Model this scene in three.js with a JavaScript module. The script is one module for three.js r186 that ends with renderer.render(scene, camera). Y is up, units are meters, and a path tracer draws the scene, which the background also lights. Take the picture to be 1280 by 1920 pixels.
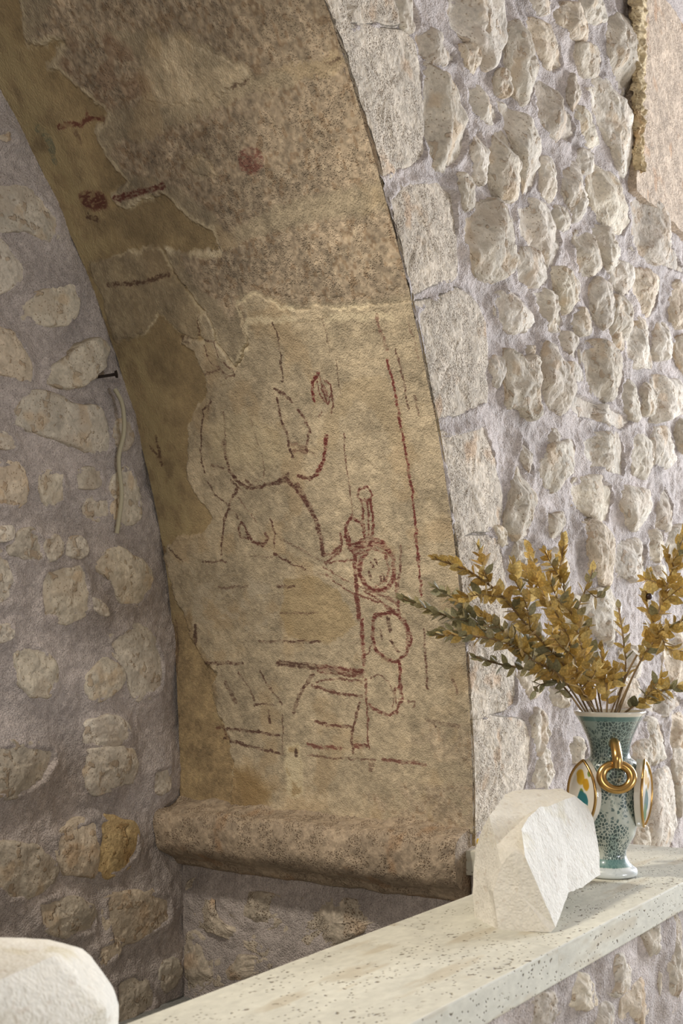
import * as THREE from 'three';
import { RectAreaLightUniformsLib } from 'three/addons/lights/RectAreaLightUniformsLib.js';
import { ConvexGeometry } from 'three/addons/geometries/ConvexGeometry.js';
import { mergeGeometries, mergeVertices, toCreasedNormals } from 'three/addons/utils/BufferGeometryUtils.js';

// ---------------------------------------------------------------- camera, light, exposure
// metres; x runs along the front wall, z out of it into the room, y up (floor 0)
const scene = new THREE.Scene();
scene.background = new THREE.Color(0x000000);
const EYE = 1.5;
const camera = new THREE.PerspectiveCamera(2 * Math.atan(1200 / 2500) * 180 / Math.PI, 1280 / 2400, 0.05, 40);
camera.position.set(-2.089, EYE, 1.0206);
camera.lookAt(-2.089 + Math.cos(31.2 * Math.PI / 180), EYE, 1.0206 - Math.sin(31.2 * Math.PI / 180));
camera.setViewOffset(1280, 2400, 0, 0, 1280, 1920);     // level camera, lens shifted up
camera.focus = 2.25; camera.userData.fStop = 9;
const renderer = new THREE.WebGLRenderer();
renderer.toneMapping = THREE.LinearToneMapping;
renderer.toneMappingExposure = 1.0;
renderer.shadowMap.enabled = true;
RectAreaLightUniformsLib.init();
const DAY = [0.88, 0.93, 1.0], WARM = [1.0, 0.92, 0.79];
// daylight: a tall window in the end wall on the right, and a low wide one in the wall across the room
const WINDOWS = [
  { wall: 'right', at: 1.75, y: 2.15, w: 1.7, h: 1.9, power: 33 },
  { wall: 'opposite', at: -0.7, y: 1.15, w: 1.5, h: 0.45, power: 34 },
];
// warm lamps: a spot hung under the vault of the niche, an added unseen pendant to brighten the soffit
const LAMPS = [
  { at: [-1.15, 2.62, -0.40], to: [-0.35, 1.13, 0.36], power: 6.8, angle: 0.80, size: 3 },
  { at: [-3.4, 2.1, 1.7], to: [-0.3, 1.9, -0.2], power: 7.5, angle: 1.1, size: 6 },
];
const ARCH_F=[1.9,-0.36,0.0247], ARCH_B=[1.68,-0.24,0.0813];
const VOUSSOIRS=[[-487,2421,-282,2507,-256,2467,-331,2435,-429,2391],[-425,2388,-323,2434,-212,2459,-189,2425,-175,2330,-171,2284,-212,2259,-315,2207,-371,2250,-402,2295,-417,2337],[-286,2184,-230,2223,-138,2255,-60,2260,-44,2214,-44,2155,-49,2117,-138,2084,-205,2051,-238,2099,-269,2141],[-190,2025,-110,2071,-42,2100,-3,2100,44,2082,65,2056,68,1983,68,1924,24,1905,-67,1878,-107,1868,-134,1906,-158,1957],[-105,1836,-29,1855,56,1878,83,1853,113,1808,136,1762,124,1708,13,1688,-58,1674,-74,1743],[-53,1660,56,1684,113,1683,147,1637,159,1578,147,1521,56,1515,-16,1509,-33,1582],[-12,1498,56,1505,171,1495,202,1440,190,1381,124,1370,-2,1371,-6,1435],[5,1361,124,1360,257,1336,265,1277,239,1218,147,1164,79,1161,13,1173,9,1268]];
const WALL_STONES=[[-272,2497,-210,2522,-188,2506,-192,2483,-228,2462,-259,2463,-280,2473],[-197,2472,-146,2501,-97,2497,-52,2497,-47,2483,-107,2454,-183,2443],[-47,2508,26,2535,48,2525,21,2496,15,2480,-27,2483],[-174,2429,-117,2441,-68,2437,-47,2399,-6,2376,-6,2348,-47,2308,-107,2283,-155,2288,-174,2330,-178,2384],[5,2361,37,2399,70,2372,76,2331,42,2302,15,2318],[-78,2568,92,2651,115,2613,104,2560,70,2514,37,2521,-37,2525,-78,2532],[150,2612,198,2650,248,2655,260,2614,280,2555,248,2509,198,2502,156,2556],[248,2675,352,2706,421,2691,443,2656,393,2627,312,2629,260,2645],[248,2720,366,2769,366,2738,286,2703],[379,2743,464,2794,523,2802,562,2778,554,2747,479,2724,393,2733],[523,2835,633,2880,682,2854,633,2817,562,2795],[494,2718,585,2748,649,2749,633,2714,569,2680,516,2688],[682,2854,784,2901,853,2892,860,2840,847,2762,767,2722,698,2756,673,2804],[585,2658,673,2718,732,2692,802,2668,838,2614,829,2563,749,2539,698,2570,633,2600],[280,2576,325,2587,379,2580,464,2572,501,2541,464,2507,352,2492,293,2509],[472,2650,508,2653,508,2598,486,2579,464,2610],[494,2593,569,2602,633,2566,585,2534,523,2548],[104,2421,150,2431,186,2399,198,2353,186,2315,127,2303,81,2337,92,2379],[115,2473,186,2478,260,2472,306,2446,299,2383,248,2337,204,2375,174,2415],[-37,2457,70,2472,138,2452,92,2422,5,2416],[312,2428,366,2444,393,2410,379,2364,325,2370],[421,2440,494,2478,554,2458,569,2417,508,2362,450,2384],[585,2489,698,2523,784,2490,820,2445,784,2400,682,2391,601,2415],[366,2350,464,2372,486,2345,435,2321,386,2329],[-16,2221,70,2282,162,2298,198,2269,204,2230,162,2176,104,2148,37,2142,5,2166,-22,2192],[210,2307,339,2353,407,2335,428,2287,379,2232,286,2241,223,2260],[210,2217,248,2246,325,2235,359,2201,299,2177,217,2169],[494,2325,554,2352,633,2338,649,2308,569,2261,508,2269],[585,2371,665,2387,732,2369,732,2328,673,2302,633,2332],[820,2488,931,2537,1050,2526,1133,2484,1220,2446,1243,2424,1070,2403,893,2385,838,2420],[110,2115,186,2147,248,2130,273,2110,210,2073,138,2073],[280,2168,352,2184,421,2168,435,2133,379,2106,312,2129],[366,2229,435,2240,464,2204,450,2157,393,2188],[464,2236,523,2234,508,2197,464,2193],[585,2242,633,2273,682,2258,690,2213,649,2165,609,2191],[479,2169,569,2194,617,2187,601,2155,508,2131,479,2142],[856,2334,970,2373,1050,2353,1029,2291,931,2258,856,2291],[1133,2359,1288,2414,1312,2324,1155,2285],[682,2235,784,2263,838,2232,820,2174,715,2160],[838,2232,970,2241,980,2199,856,2175],[698,2320,820,2343,856,2309,802,2273,715,2283],[1019,2251,1070,2274,1155,2252,1133,2215,1029,2202],[-57,2291,-6,2293,10,2260,-27,2236,-52,2261],[110,2524,144,2541,162,2514,138,2486,104,2493],[523,2515,585,2517,601,2494,539,2470,501,2486],[163,2088,259,2108,268,2093,222,2075,182,2076],[332,2122,404,2134,404,2116,367,2106],[413,2111,479,2124,518,2099,508,2076,460,2081,417,2095],[479,2153,609,2179,609,2157,508,2130],[441,2053,479,2067,538,2052,538,2037,488,2026,445,2036],[543,2104,695,2147,773,2123,790,2091,762,2047,619,2014,558,2048],[684,2183,785,2208,796,2175,762,2137,706,2153],[808,2169,880,2223,967,2241,986,2211,1006,2144,942,2133,808,2134],[1006,2248,1086,2269,1121,2241,1114,2197,1046,2172,999,2193],[1177,2244,1272,2271,1272,2177,1199,2178],[90,1995,116,2015,139,2000,132,1970,109,1951,94,1970],[155,2025,182,2034,206,2022,280,2042,306,2029,310,1966,264,1919,198,1929,159,1926,152,1974],[332,2078,385,2068,441,2018,450,1988,441,1951,404,1953,332,1969,313,2027],[235,2050,280,2062,306,2053,297,2046,247,2039],[785,2075,820,2088,892,2072,923,2049,880,1998,796,2018,767,2041],[1006,2124,1128,2140,1272,2146,1272,2093,1128,2049,1006,2024,986,2071],[923,2081,980,2107,980,2032,929,2025],[460,2007,538,2008,619,2006,750,2011,868,2000,785,1969,641,1968,528,1960,460,1971],[538,1914,673,1950,785,1957,802,1924,796,1865,684,1868,558,1880],[855,1971,942,1982,993,1951,986,1909,942,1876,868,1880,832,1916],[1006,1999,1128,2019,1184,1983,1156,1941,1059,1913,1006,1945],[310,1838,350,1876,422,1899,479,1910,488,1886,441,1831,385,1791,350,1794,315,1814],[350,1904,395,1920,417,1906,367,1885],[222,1883,243,1866,272,1827,272,1810,247,1817,218,1847],[198,1825,218,1827,251,1788,264,1742,255,1695,182,1687,143,1717,159,1750],[332,1758,367,1748,431,1756,441,1711,385,1690,350,1722],[479,1810,609,1849,717,1841,728,1815,695,1755,588,1758,498,1783],[762,1834,868,1848,942,1835,942,1786,880,1745,808,1771],[1019,1796,1086,1878,1156,1833,1156,1781,1059,1761,999,1761],[538,1736,651,1755,678,1738,673,1693,695,1625,609,1630,568,1694],[739,1708,796,1723,942,1724,948,1651,808,1637,739,1650],[954,1742,1073,1766,1086,1729,1046,1689,967,1697],[1100,1751,1272,1780,1272,1691,1128,1693],[1191,2054,1272,2057,1272,1977,1210,1978],[98,1704,136,1703,174,1671,128,1671],[182,1678,247,1685,264,1643,230,1608,182,1632],[323,1679,404,1681,441,1644,404,1615,332,1629],[980,1677,1100,1683,1128,1641,1019,1629],[544,1587,698,1606,758,1541,743,1494,641,1504,558,1538],[404,1578,505,1586,531,1538,479,1514,416,1532],[198,1530,286,1535,356,1495,286,1468,209,1486],[789,1484,900,1472,884,1419,789,1426],[758,1411,884,1408,917,1364,804,1347,728,1376],[950,1384,1091,1391,1263,1339,1091,1312,967,1335],[264,1362,309,1364,332,1331,344,1272,286,1276,264,1322],[950,1308,1073,1296,1091,1215,934,1227],[1128,1299,1283,1302,1283,1201,1146,1211],[1091,1494,1283,1517,1283,1410,1109,1414],[198,1460,286,1450,332,1404,264,1388,209,1417],[356,1412,453,1400,466,1367,379,1375],[453,1495,544,1485,558,1436,479,1437],[285,1267,328,1293,361,1252,372,1209,296,1216],[452,1293,561,1290,586,1248,487,1251],[847,1241,917,1270,975,1231,967,1187,910,1208],[989,1154,1081,1187,1168,1138,1160,1089,1160,1064,1144,989,1096,979,989,1012,975,1085],[1152,1226,1260,1231,1277,1076,1209,1059,1160,1163],[889,1060,960,1063,967,1004,889,1007]];
const BACK_STONES=[[-445,2286,-369,2304,-323,2293,-282,2271,-275,2253,-299,2221,-363,2221,-445,2208],[-445,2195,-395,2180,-369,2158,-373,2134,-401,2108,-445,2099],[-366,2098,-316,2132,-233,2166,-225,2128,-247,2084,-323,2064,-369,2073],[-439,2370,-408,2390,-382,2379,-408,2357,-439,2356],[-442,2030,-390,2034,-363,2014,-344,1982,-346,1954,-395,1958,-442,1961],[-313,1980,-284,2005,-201,2061,-151,2062,-148,2033,-183,1994,-219,1971,-290,1963],[-384,1917,-357,1937,-290,1947,-237,1935,-176,1936,-145,1911,-135,1874,-145,1856,-201,1853,-261,1858,-318,1867,-379,1882],[-126,1918,-80,1929,-73,1890,-106,1865,-126,1871],[-437,1859,-406,1859,-384,1847,-384,1837,-437,1832],[-437,1802,-379,1808,-357,1775,-363,1743,-395,1729,-437,1733],[-330,1798,-290,1806,-267,1801,-267,1760,-290,1734,-324,1763],[-234,1812,-164,1824,-164,1795,-231,1784],[-126,1820,-73,1834,-53,1810,-50,1740,-126,1728],[-231,1751,-139,1776,-135,1734,-219,1727],[-437,1691,-395,1698,-390,1679,-411,1670,-437,1672],[-395,1671,-374,1696,-330,1691,-321,1643,-368,1641,-411,1654],[-318,1683,-284,1690,-267,1662,-307,1640,-321,1659],[-267,1679,-216,1692,-204,1662,-225,1650,-261,1655],[-313,1628,-219,1645,-201,1625,-189,1554,-318,1540,-324,1596],[-183,1651,-119,1679,-73,1665,-19,1637,-12,1602,-47,1570,-100,1569,-139,1610],[-437,1653,-400,1643,-390,1613,-400,1566,-437,1557],[-437,1523,-400,1527,-392,1508,-411,1496,-437,1496],[-207,1421,-151,1466,-93,1431,-139,1390,-189,1387],[-139,1492,-87,1522,-12,1518,23,1464,23,1402,-60,1387,-87,1431],[-384,1481,-330,1488,-284,1452,-296,1403,-357,1402,-384,1438],[-219,1327,-183,1354,-93,1345,-73,1309,-139,1296,-213,1305],[-189,1579,-151,1563,-145,1547,-183,1554],[-442,1317,-299,1307,-288,1283,-321,1243,-380,1225,-442,1235],[-213,1285,-147,1297,-64,1278,-70,1228,-115,1215,-189,1214],[-18,1241,37,1245,44,1196,-4,1196],[-442,1142,-338,1132,-282,1085,-299,1057,-359,1043,-401,1050,-442,1086],[-282,1141,-174,1162,-170,1094,-174,1057,-248,1069,-271,1084],[-332,1031,-248,1029,-177,988,-183,949,-265,956,-327,991],[-147,1008,-57,1006,37,982,44,932,-31,916,-134,915],[-122,846,-70,847,-4,802,-4,768,-83,757,-122,766],[10,847,65,849,80,810,44,787,10,804],[-183,920,-122,925,-109,897,-159,882],[-165,1159,-90,1148,-57,1133,-57,1078,-109,1050,-165,1060]];
const PARAPET_STONES=[[-249,1084,-174,1087,-169,1075,-201,1039,-238,1063],[-416,1077,-361,1077,-284,1058,-289,1043,-328,1019,-371,1024,-416,1046],[-152,1038,-100,1077,-71,1071,-71,952,-141,942,-169,974],[-294,1019,-228,1015,-212,959,-217,944,-343,975,-338,1005],[-563,1082,-516,1086,-450,1059,-433,1028,-516,1040],[-649,1085,-581,1076,-543,1053,-592,1041,-656,1057],[-416,1023,-371,1010,-380,984,-442,999,-433,1015]];
const JAMB_STONES=[[985,-506,887,-488,876,-537,770,-589,657,-589,688,-619,812,-598,952,-577],[558,-501,323,-487,234,-495,314,-532,519,-598,597,-594,597,-546],[876,-648,749,-625,647,-631,770,-676,865,-697],[844,-523,718,-497,607,-505,627,-554,749,-570],[980,-602,887,-616,887,-693,963,-724]];
const REGIONS={"rough":[760,1063,822,1001,838,987,711,977,765,966,820,959,786,948,755,936,733,910,690,884,761,867,757,837,729,798,798,788,792,775,763,761,629,767,572,726,509,697,508,671,629,682,686,700,685,674,664,638,620,594,604,539,569,492,500,529,480,562,-16,515,15,716,0,843,-14,949],"fresco":[504,596,437,601,399,590,366,571,249,564,188,554,91,552,5,544,-7,516,-15,476,-16,420,-17,354,-13,269,-7,181,-4,92,1,-46,2,-186,-1,-336,473,-359,803,-351,782,-244,801,-191,843,-139,856,-96,831,-66,881,-43,927,0,942,54,974,86,997,172,937,208,829,209,773,238,790,259,830,290,843,331,811,369,802,407,761,433,691,460,686,492,700,534,743,551,710,557,649,543,650,586,613,595,604,539,570,490,500,529],"mid":[979,703,700,701,689,674,667,635,624,588,678,545,723,560,782,603,866,575,991,568,981,644],"patch":[474,944,391,941,309,911,263,893,226,881,235,864,294,862,368,856,484,862,553,881,546,913],"patch2":[513,799,455,803,432,789,423,770,477,770,518,784],"ochre1":[536,116,423,118,358,88,312,29,412,-8,549,8,570,51],"ochre2":[173,447,94,441,72,393,73,330,122,330,138,377,173,407,213,410,258,385,290,334,362,338,312,393,227,439],"brown1":[992,54,916,54,910,0,846,-53,832,-107,856,-150,798,-213,774,-254,722,-347,1003,-362,1025,-110],"grey1":[934,150,769,135,671,123,559,101,595,20,698,0,838,21,949,54],"pit1":[311,-281,190,-260,10,-248,2,-327,192,-338,285,-309],"pit2":[149,-138,3,-140,2,-224,89,-218,169,-182],"stain":[844,-246,721,-247,624,-290,663,-344,834,-342],"darkpit":[696,981,569,966,513,927,528,894,599,880,684,888,731,918,765,955],"hole":[568,-207,541,-204,524,-244,528,-285,555,-302,576,-277,578,-236],"blockB":[634,676,479,682,345,682,182,676,29,668,-10,643,-10,553,89,557,247,567,362,579,396,595,487,608,533,567,565,603,622,630],"blockA":[677,847,558,844,462,849,301,855,201,858,9,846,9,801,24,712,81,709,223,711,326,708,387,696,464,689,491,723,550,760,601,785,706,805,736,838],"blockC":[598,1040,-14,949,5,855,106,859,223,868,261,895,388,944,565,969,704,982,820,988],"scal1":[624,588,608,539,571,487,500,529,486,596,551,568],"pale1":[602,431,477,395,431,328,511,314,663,322,733,345,721,411]};
const JOINTS=[[[17,687,106,694,232,699,337,694,479,682],0.016],[[4,852,109,855,201,858,298,858,491,855,645,850],0.013]];
const STROKES=[[2.5,0,0.8,400,553,397,531,402,502,417,461],[2.0,0,0.45,249,544,243,521,249,492],[2.0,0,0.6,235,480,242,448,243,425],[5.4,0.6,0.5,85,534,83,510,77,483],[3.6,1,0.95,81,467,80,435,77,398,81,358,80,320,81,267,84,220,88,181,90,149],[2.7,0.2,0.8,51,481,47,447,47,411,49,389],[3.1,0.2,0.45,22,405,22,376],[2.3,0.2,0.4,-2,516,-6,495,-9,460],[4.1,1,1,297,463,323,450,333,436,331,422],[2.4,0.6,0.9,296,458,298,437,293,414,274,424,269,442,284,451],[2.4,0.7,0.8,308,449,309,430,299,418],[3.6,0.8,0.5,297,448,289,433,288,425],[2.8,0.4,0.8,269,435,276,409,285,398],[2.5,0.4,0.7,328,395,314,402],[5.4,1,1,315,361,331,335,352,314,369,301],[4.6,0.5,0.95,369,301,403,293,433,300],[3.7,0.2,0.9,449,449,422,439,405,424],[4.1,0.3,0.9,388,409,372,392,368,373,379,357,389,342],[3.8,0.2,0.9,449,433,453,406,450,386,440,373,446,350,440,333],[5.0,0.4,0.4,435,355,391,346],[4.2,0.4,0.4,439,345,393,340],[2.1,0.2,0.6,385,342,366,330],[4.8,0.2,0.95,666,373,675,346,671,321,654,301,620,289,569,288,517,292,482,299,467,306],[3.5,0.2,0.7,623,301,586,287,542,291,484,292],[3.5,0.2,0.8,674,304,647,286],[1.7,0.2,0.5,545,347,543,322,555,302,600,296],[1.3,0.2,0.4,558,411,553,376,543,351],[7.9,0.3,0.35,671,371,673,346],[2.6,0.2,0.5,736,335,691,326],[2.7,0.1,0.8,681,446,719,432,740,401,764,364,772,343,769,322],[2.2,0.1,0.7,765,309,741,281,708,263,674,235],[2.2,0.1,0.5,698,431,681,450],[3.1,0.2,0.85,659,286,689,266,722,237,741,207,760,167],[6.8,0.35,0.95,475,296,448,280,427,259,410,237,398,212,393,187,393,158],[6.0,0.35,0.6,438,284,423,259,406,237],[3.6,0.35,0.9,664,226,683,214,673,200,648,195,650,217,667,226],[4.0,0.4,0.85,645,204,632,190,617,185,592,182,576,193,582,202],[3.1,0.3,0.8,556,228,551,205,556,175],[1.3,0.3,0.5,526,191,444,163],[1.8,0.3,0.5,660,273,609,224],[3.3,0.8,0.95,218,271,242,267,249,257,240,249,218,248,204,257,218,271],[3.3,0.8,0.8,241,247,245,219,252,207],[3.7,0.9,0.9,210,249,215,209,224,186],[3.3,0.8,0.8,222,246,234,190],[4.6,0.8,0.95,278,224,301,209,314,188,304,172,276,173,251,182,248,207,272,218],[3.8,0.7,0.8,325,193,330,172,365,159,394,157],[4.1,0.8,0.9,250,186,229,182,218,193],[6.6,1,0.95,221,181,194,172,176,156],[6.7,0.9,0.5,307,172,287,163,253,174],[1.7,0.2,0.5,643,427,652,395,665,375],[2.5,0.3,0.7,258,360,268,331,269,296,273,264,273,228],[2.1,0.2,0.6,640,587,657,573,666,555],[2.1,0.2,0.7,650,548,615,543,614,516],[2.6,0.2,0.7,652,538,647,511,616,493,595,483],[2.5,0.2,0.7,607,508,574,491,575,482,606,480],[6.8,0,0.5,727,557,705,549],[2.5,0.1,0.6,144,167,144,150],[5.9,0.9,0.95,224,173,189,164,168,143,174,114,197,94,235,89,267,100,282,121,272,145,240,165,224,173],[3.3,0.9,0.7,226,165,192,152,186,127,202,107,234,97],[8.2,0.9,0.4,237,177,188,168,170,151],[3.3,0.3,0.9,239,140,235,132],[3.3,0.3,0.9,226,146,223,138],[3.3,0.3,0.9,251,122,249,112],[3.3,0.3,0.9,216,115,215,105],[3.3,0.3,0.9,208,119,205,109],[6.3,0.8,0.9,289,154,296,109,302,41],[6.0,1,0.9,293,37,297,3,298,-44],[3.4,0.7,0.7,296,-70,296,-104,296,-147,298,-199],[3.8,0.8,0.9,302,192,299,175,278,166,247,169,221,181],[3.8,0.8,0.9,309,167,289,154,257,161],[3.4,0.6,0.8,327,184,333,164,376,148,393,142],[2.5,0.8,0.8,378,142,299,146],[3.4,0.5,0.8,391,195,395,161],[3.3,0.5,0.8,140,166,149,130,164,94],[3.2,1,0.9,90,165,91,129,94,80],[3.3,0.3,0.8,97,19,96,-18,99,-59,99,-84],[2.6,0.3,0.85,564,164,514,148,464,133],[1.3,0.3,0.5,535,191,408,149,370,139],[2.5,0.7,0.8,377,110,334,94,283,79,217,66,183,53],[1.7,0.6,0.6,403,136,301,100,228,87],[4.1,0.8,0.8,170,118,169,69,170,40],[2.5,0.8,0.8,274,87,231,74,204,57,172,49],[5.0,0.8,0.5,265,91,214,82,173,65],[1.7,0.6,0.5,422,124,376,116],[5.0,0.8,0.95,244,47,190,51,156,36,139,7,158,-22,190,-37,226,-33,254,-18,266,7,253,37,244,47],[5.9,0.1,0.9,208,39,204,18],[3.4,0.1,0.9,236,24,230,3],[3.3,0.2,0.9,203,1,194,-14,183,-18],[3.3,0.8,0.6,164,36,149,11,157,-14],[5.0,1,0.95,182,-37,185,-68,192,-85],[2.1,0.5,0.7,268,-5,278,-22,290,-25],[2.1,0.4,0.6,277,-69,253,-61,224,-73,208,-94,214,-119],[4.2,0.8,0.8,180,-77,183,-102,200,-128,231,-135,268,-127,286,-117],[3.4,0.6,0.7,203,-85,202,-111],[2.5,0.4,0.5,161,-108,143,-110,148,-120],[2.7,0.15,0.7,835,155,744,155],[2.2,0.15,0.4,654,162,570,157],[3.2,0.15,0.5,785,105,678,105],[3.5,0.15,0.8,567,103,509,102],[2.2,0.15,0.7,570,53,438,51],[3.1,0.15,0.55,657,-1,546,-2],[3.5,0.15,0.85,546,-2,440,-2],[4.1,0.15,0.8,880,-46,725,-45],[8.0,0.15,0.9,595,-43,520,-46,455,-49],[6.9,0.7,0.9,455,-49,391,-53,306,-57],[4.3,0.6,0.8,456,-58,377,-62,307,-65],[3.0,0.5,0.7,459,-78,378,-71,308,-74],[3.9,0.5,0.8,476,-85,413,-95,366,-101,311,-102],[2.7,0.1,0.85,662,-58,635,-87,588,-123],[6.2,0.15,0.9,473,-63,500,-85,528,-108,551,-138],[2.7,0.1,0.7,746,-63,705,-93,690,-118],[6.5,0.1,0.6,793,-85,761,-121],[2.7,0.1,0.8,691,-125,618,-123],[4.1,0.1,0.85,640,-137,638,-160],[5.6,0,0.85,899,31,906,-6],[4.5,0.15,0.9,801,-176,713,-178,643,-181,605,-183],[4.1,0.15,0.85,820,-197,732,-206,654,-215,594,-218],[4.7,0.4,0.8,847,-175,824,-174,811,-197,793,-192],[3.9,0.5,0.8,475,-154,419,-159,348,-160],[3.9,0.4,0.85,320,-115,339,-148,352,-170,351,-209],[5.3,0.9,0.7,502,-199,454,-202,390,-200],[5.2,0.9,0.8,350,-196,304,-195],[2.6,0.3,0.6,507,-217,422,-220,344,-220,275,-219],[4.2,0.7,0.7,252,-216,192,-218,119,-221],[2.3,0.1,0.6,589,-141,594,-213],[2.3,0,0.7,966,186,918,159],[9.4,0.2,0.5,290,-226,294,-237],[6.3,0,0.9,546,-211,545,-218],[2.9,0,0.6,994,51,998,-6,998,-68],[3.4,0,0.5,1015,-174,995,-155],[4.9,0.1,0.4,107,-142,15,-150],[3.3,0,0.9,84,-150,81,-152],[4.1,0.2,0.5,24,-66,10,-91],[4.8,0.1,0.6,1007,-332,969,-335],[6.5,0.6,0.95,788,779,744,779,676,778,609,778],[19.0,0.55,0.9,895,787,841,782],[5.8,0.1,0.8,911,768,878,759],[5.5,0.8,0.75,871,888,832,889,800,882,764,887,717,878],[2.7,0.8,0.5,764,887,759,898],[9.2,0.1,0.4,826,878,825,864],[13.1,2,0.7,940,893,929,879],[9.5,2,0.7,922,876,940,853],[4.9,0.1,0.75,933,661,823,654,699,657],[3.9,0.2,0.5,686,492,615,495],[5.2,0.1,0.6,967,378,939,356],[5.2,0.1,0.7,933,396,937,346],[3.3,0,0.6,292,864,243,865],[3.1,0,0.6,26,855,-9,854],[5.4,0,0.5,1004,204,978,151],[4.4,0,0.5,985,38,991,-44],[9.5,1,0.55,286,772,295,767,311,765,328,766,340,770,345,776,339,783,326,786,309,787,294,784,286,779,286,772],[9.5,1,0.5,301,774,306,772,313,771,321,771,327,773,329,776,326,779,320,781,312,781,305,780,301,777,301,774]];
const CHUNK=[[-0.5058,1.1252,0.2671],[-0.5498,1.1338,0.3199],[-0.5354,1.135,0.3843],[-0.5257,1.1401,0.3868],[-0.4278,1.1668,0.3651],[-0.3769,1.1643,0.3641],[-0.2917,1.1691,0.36],[-0.2661,1.1947,0.3482],[-0.238,1.2382,0.3289],[-0.2381,1.2594,0.3191],[-0.2682,1.2744,0.3119],[-0.2504,1.2826,0.2835],[-0.3379,1.2857,0.2451],[-0.3618,1.2819,0.2442],[-0.4788,1.2684,0.273],[-0.471,1.2518,0.2608],[-0.4657,1.2136,0.2465],[-0.4898,1.1639,0.2549],[-0.4963,1.131,0.2595],[-0.5131,1.2355,0.2995],[-0.5253,1.2265,0.3449],[-0.5,1.2567,0.3288],[-0.4579,1.2679,0.3211],[-0.4128,1.2726,0.3164],[-0.5278,1.231,0.3291],[-0.211,1.1849,0.223],[-0.5328,1.2135,0.3152],[-0.5427,1.1778,0.3085],[-0.3451,1.139,0.2719]];
const NEARCHUNK=[[-1.2726,1.2438,0.1495],[-1.2244,1.2371,0.1712],[-1.2134,1.2352,0.1893],[-1.2049,1.2305,0.2035],[-1.1988,1.2272,0.2136],[-1.1946,1.2206,0.2204],[-1.1897,1.2074,0.2285],[-1.1848,1.1923,0.2366],[-1.1862,1.1781,0.2439],[-1.1824,1.1578,0.2406],[-1.2642,1.2372,0.2405],[-1.2977,1.2339,0.2432],[-1.3306,1.2329,0.2468],[-1.365,1.2287,0.248],[-1.2336,1.1909,0.2718],[-1.2798,1.1872,0.2727],[-1.3176,1.1787,0.2683],[-1.2071,1.1504,0.2577],[-1.3579,1.1745,0.2404],[-1.2301,1.1384,0.239],[-1.3082,1.1392,0.1874],[-1.2099,1.1373,0.2144],[-1.3014,1.1355,0.2526]];
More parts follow.
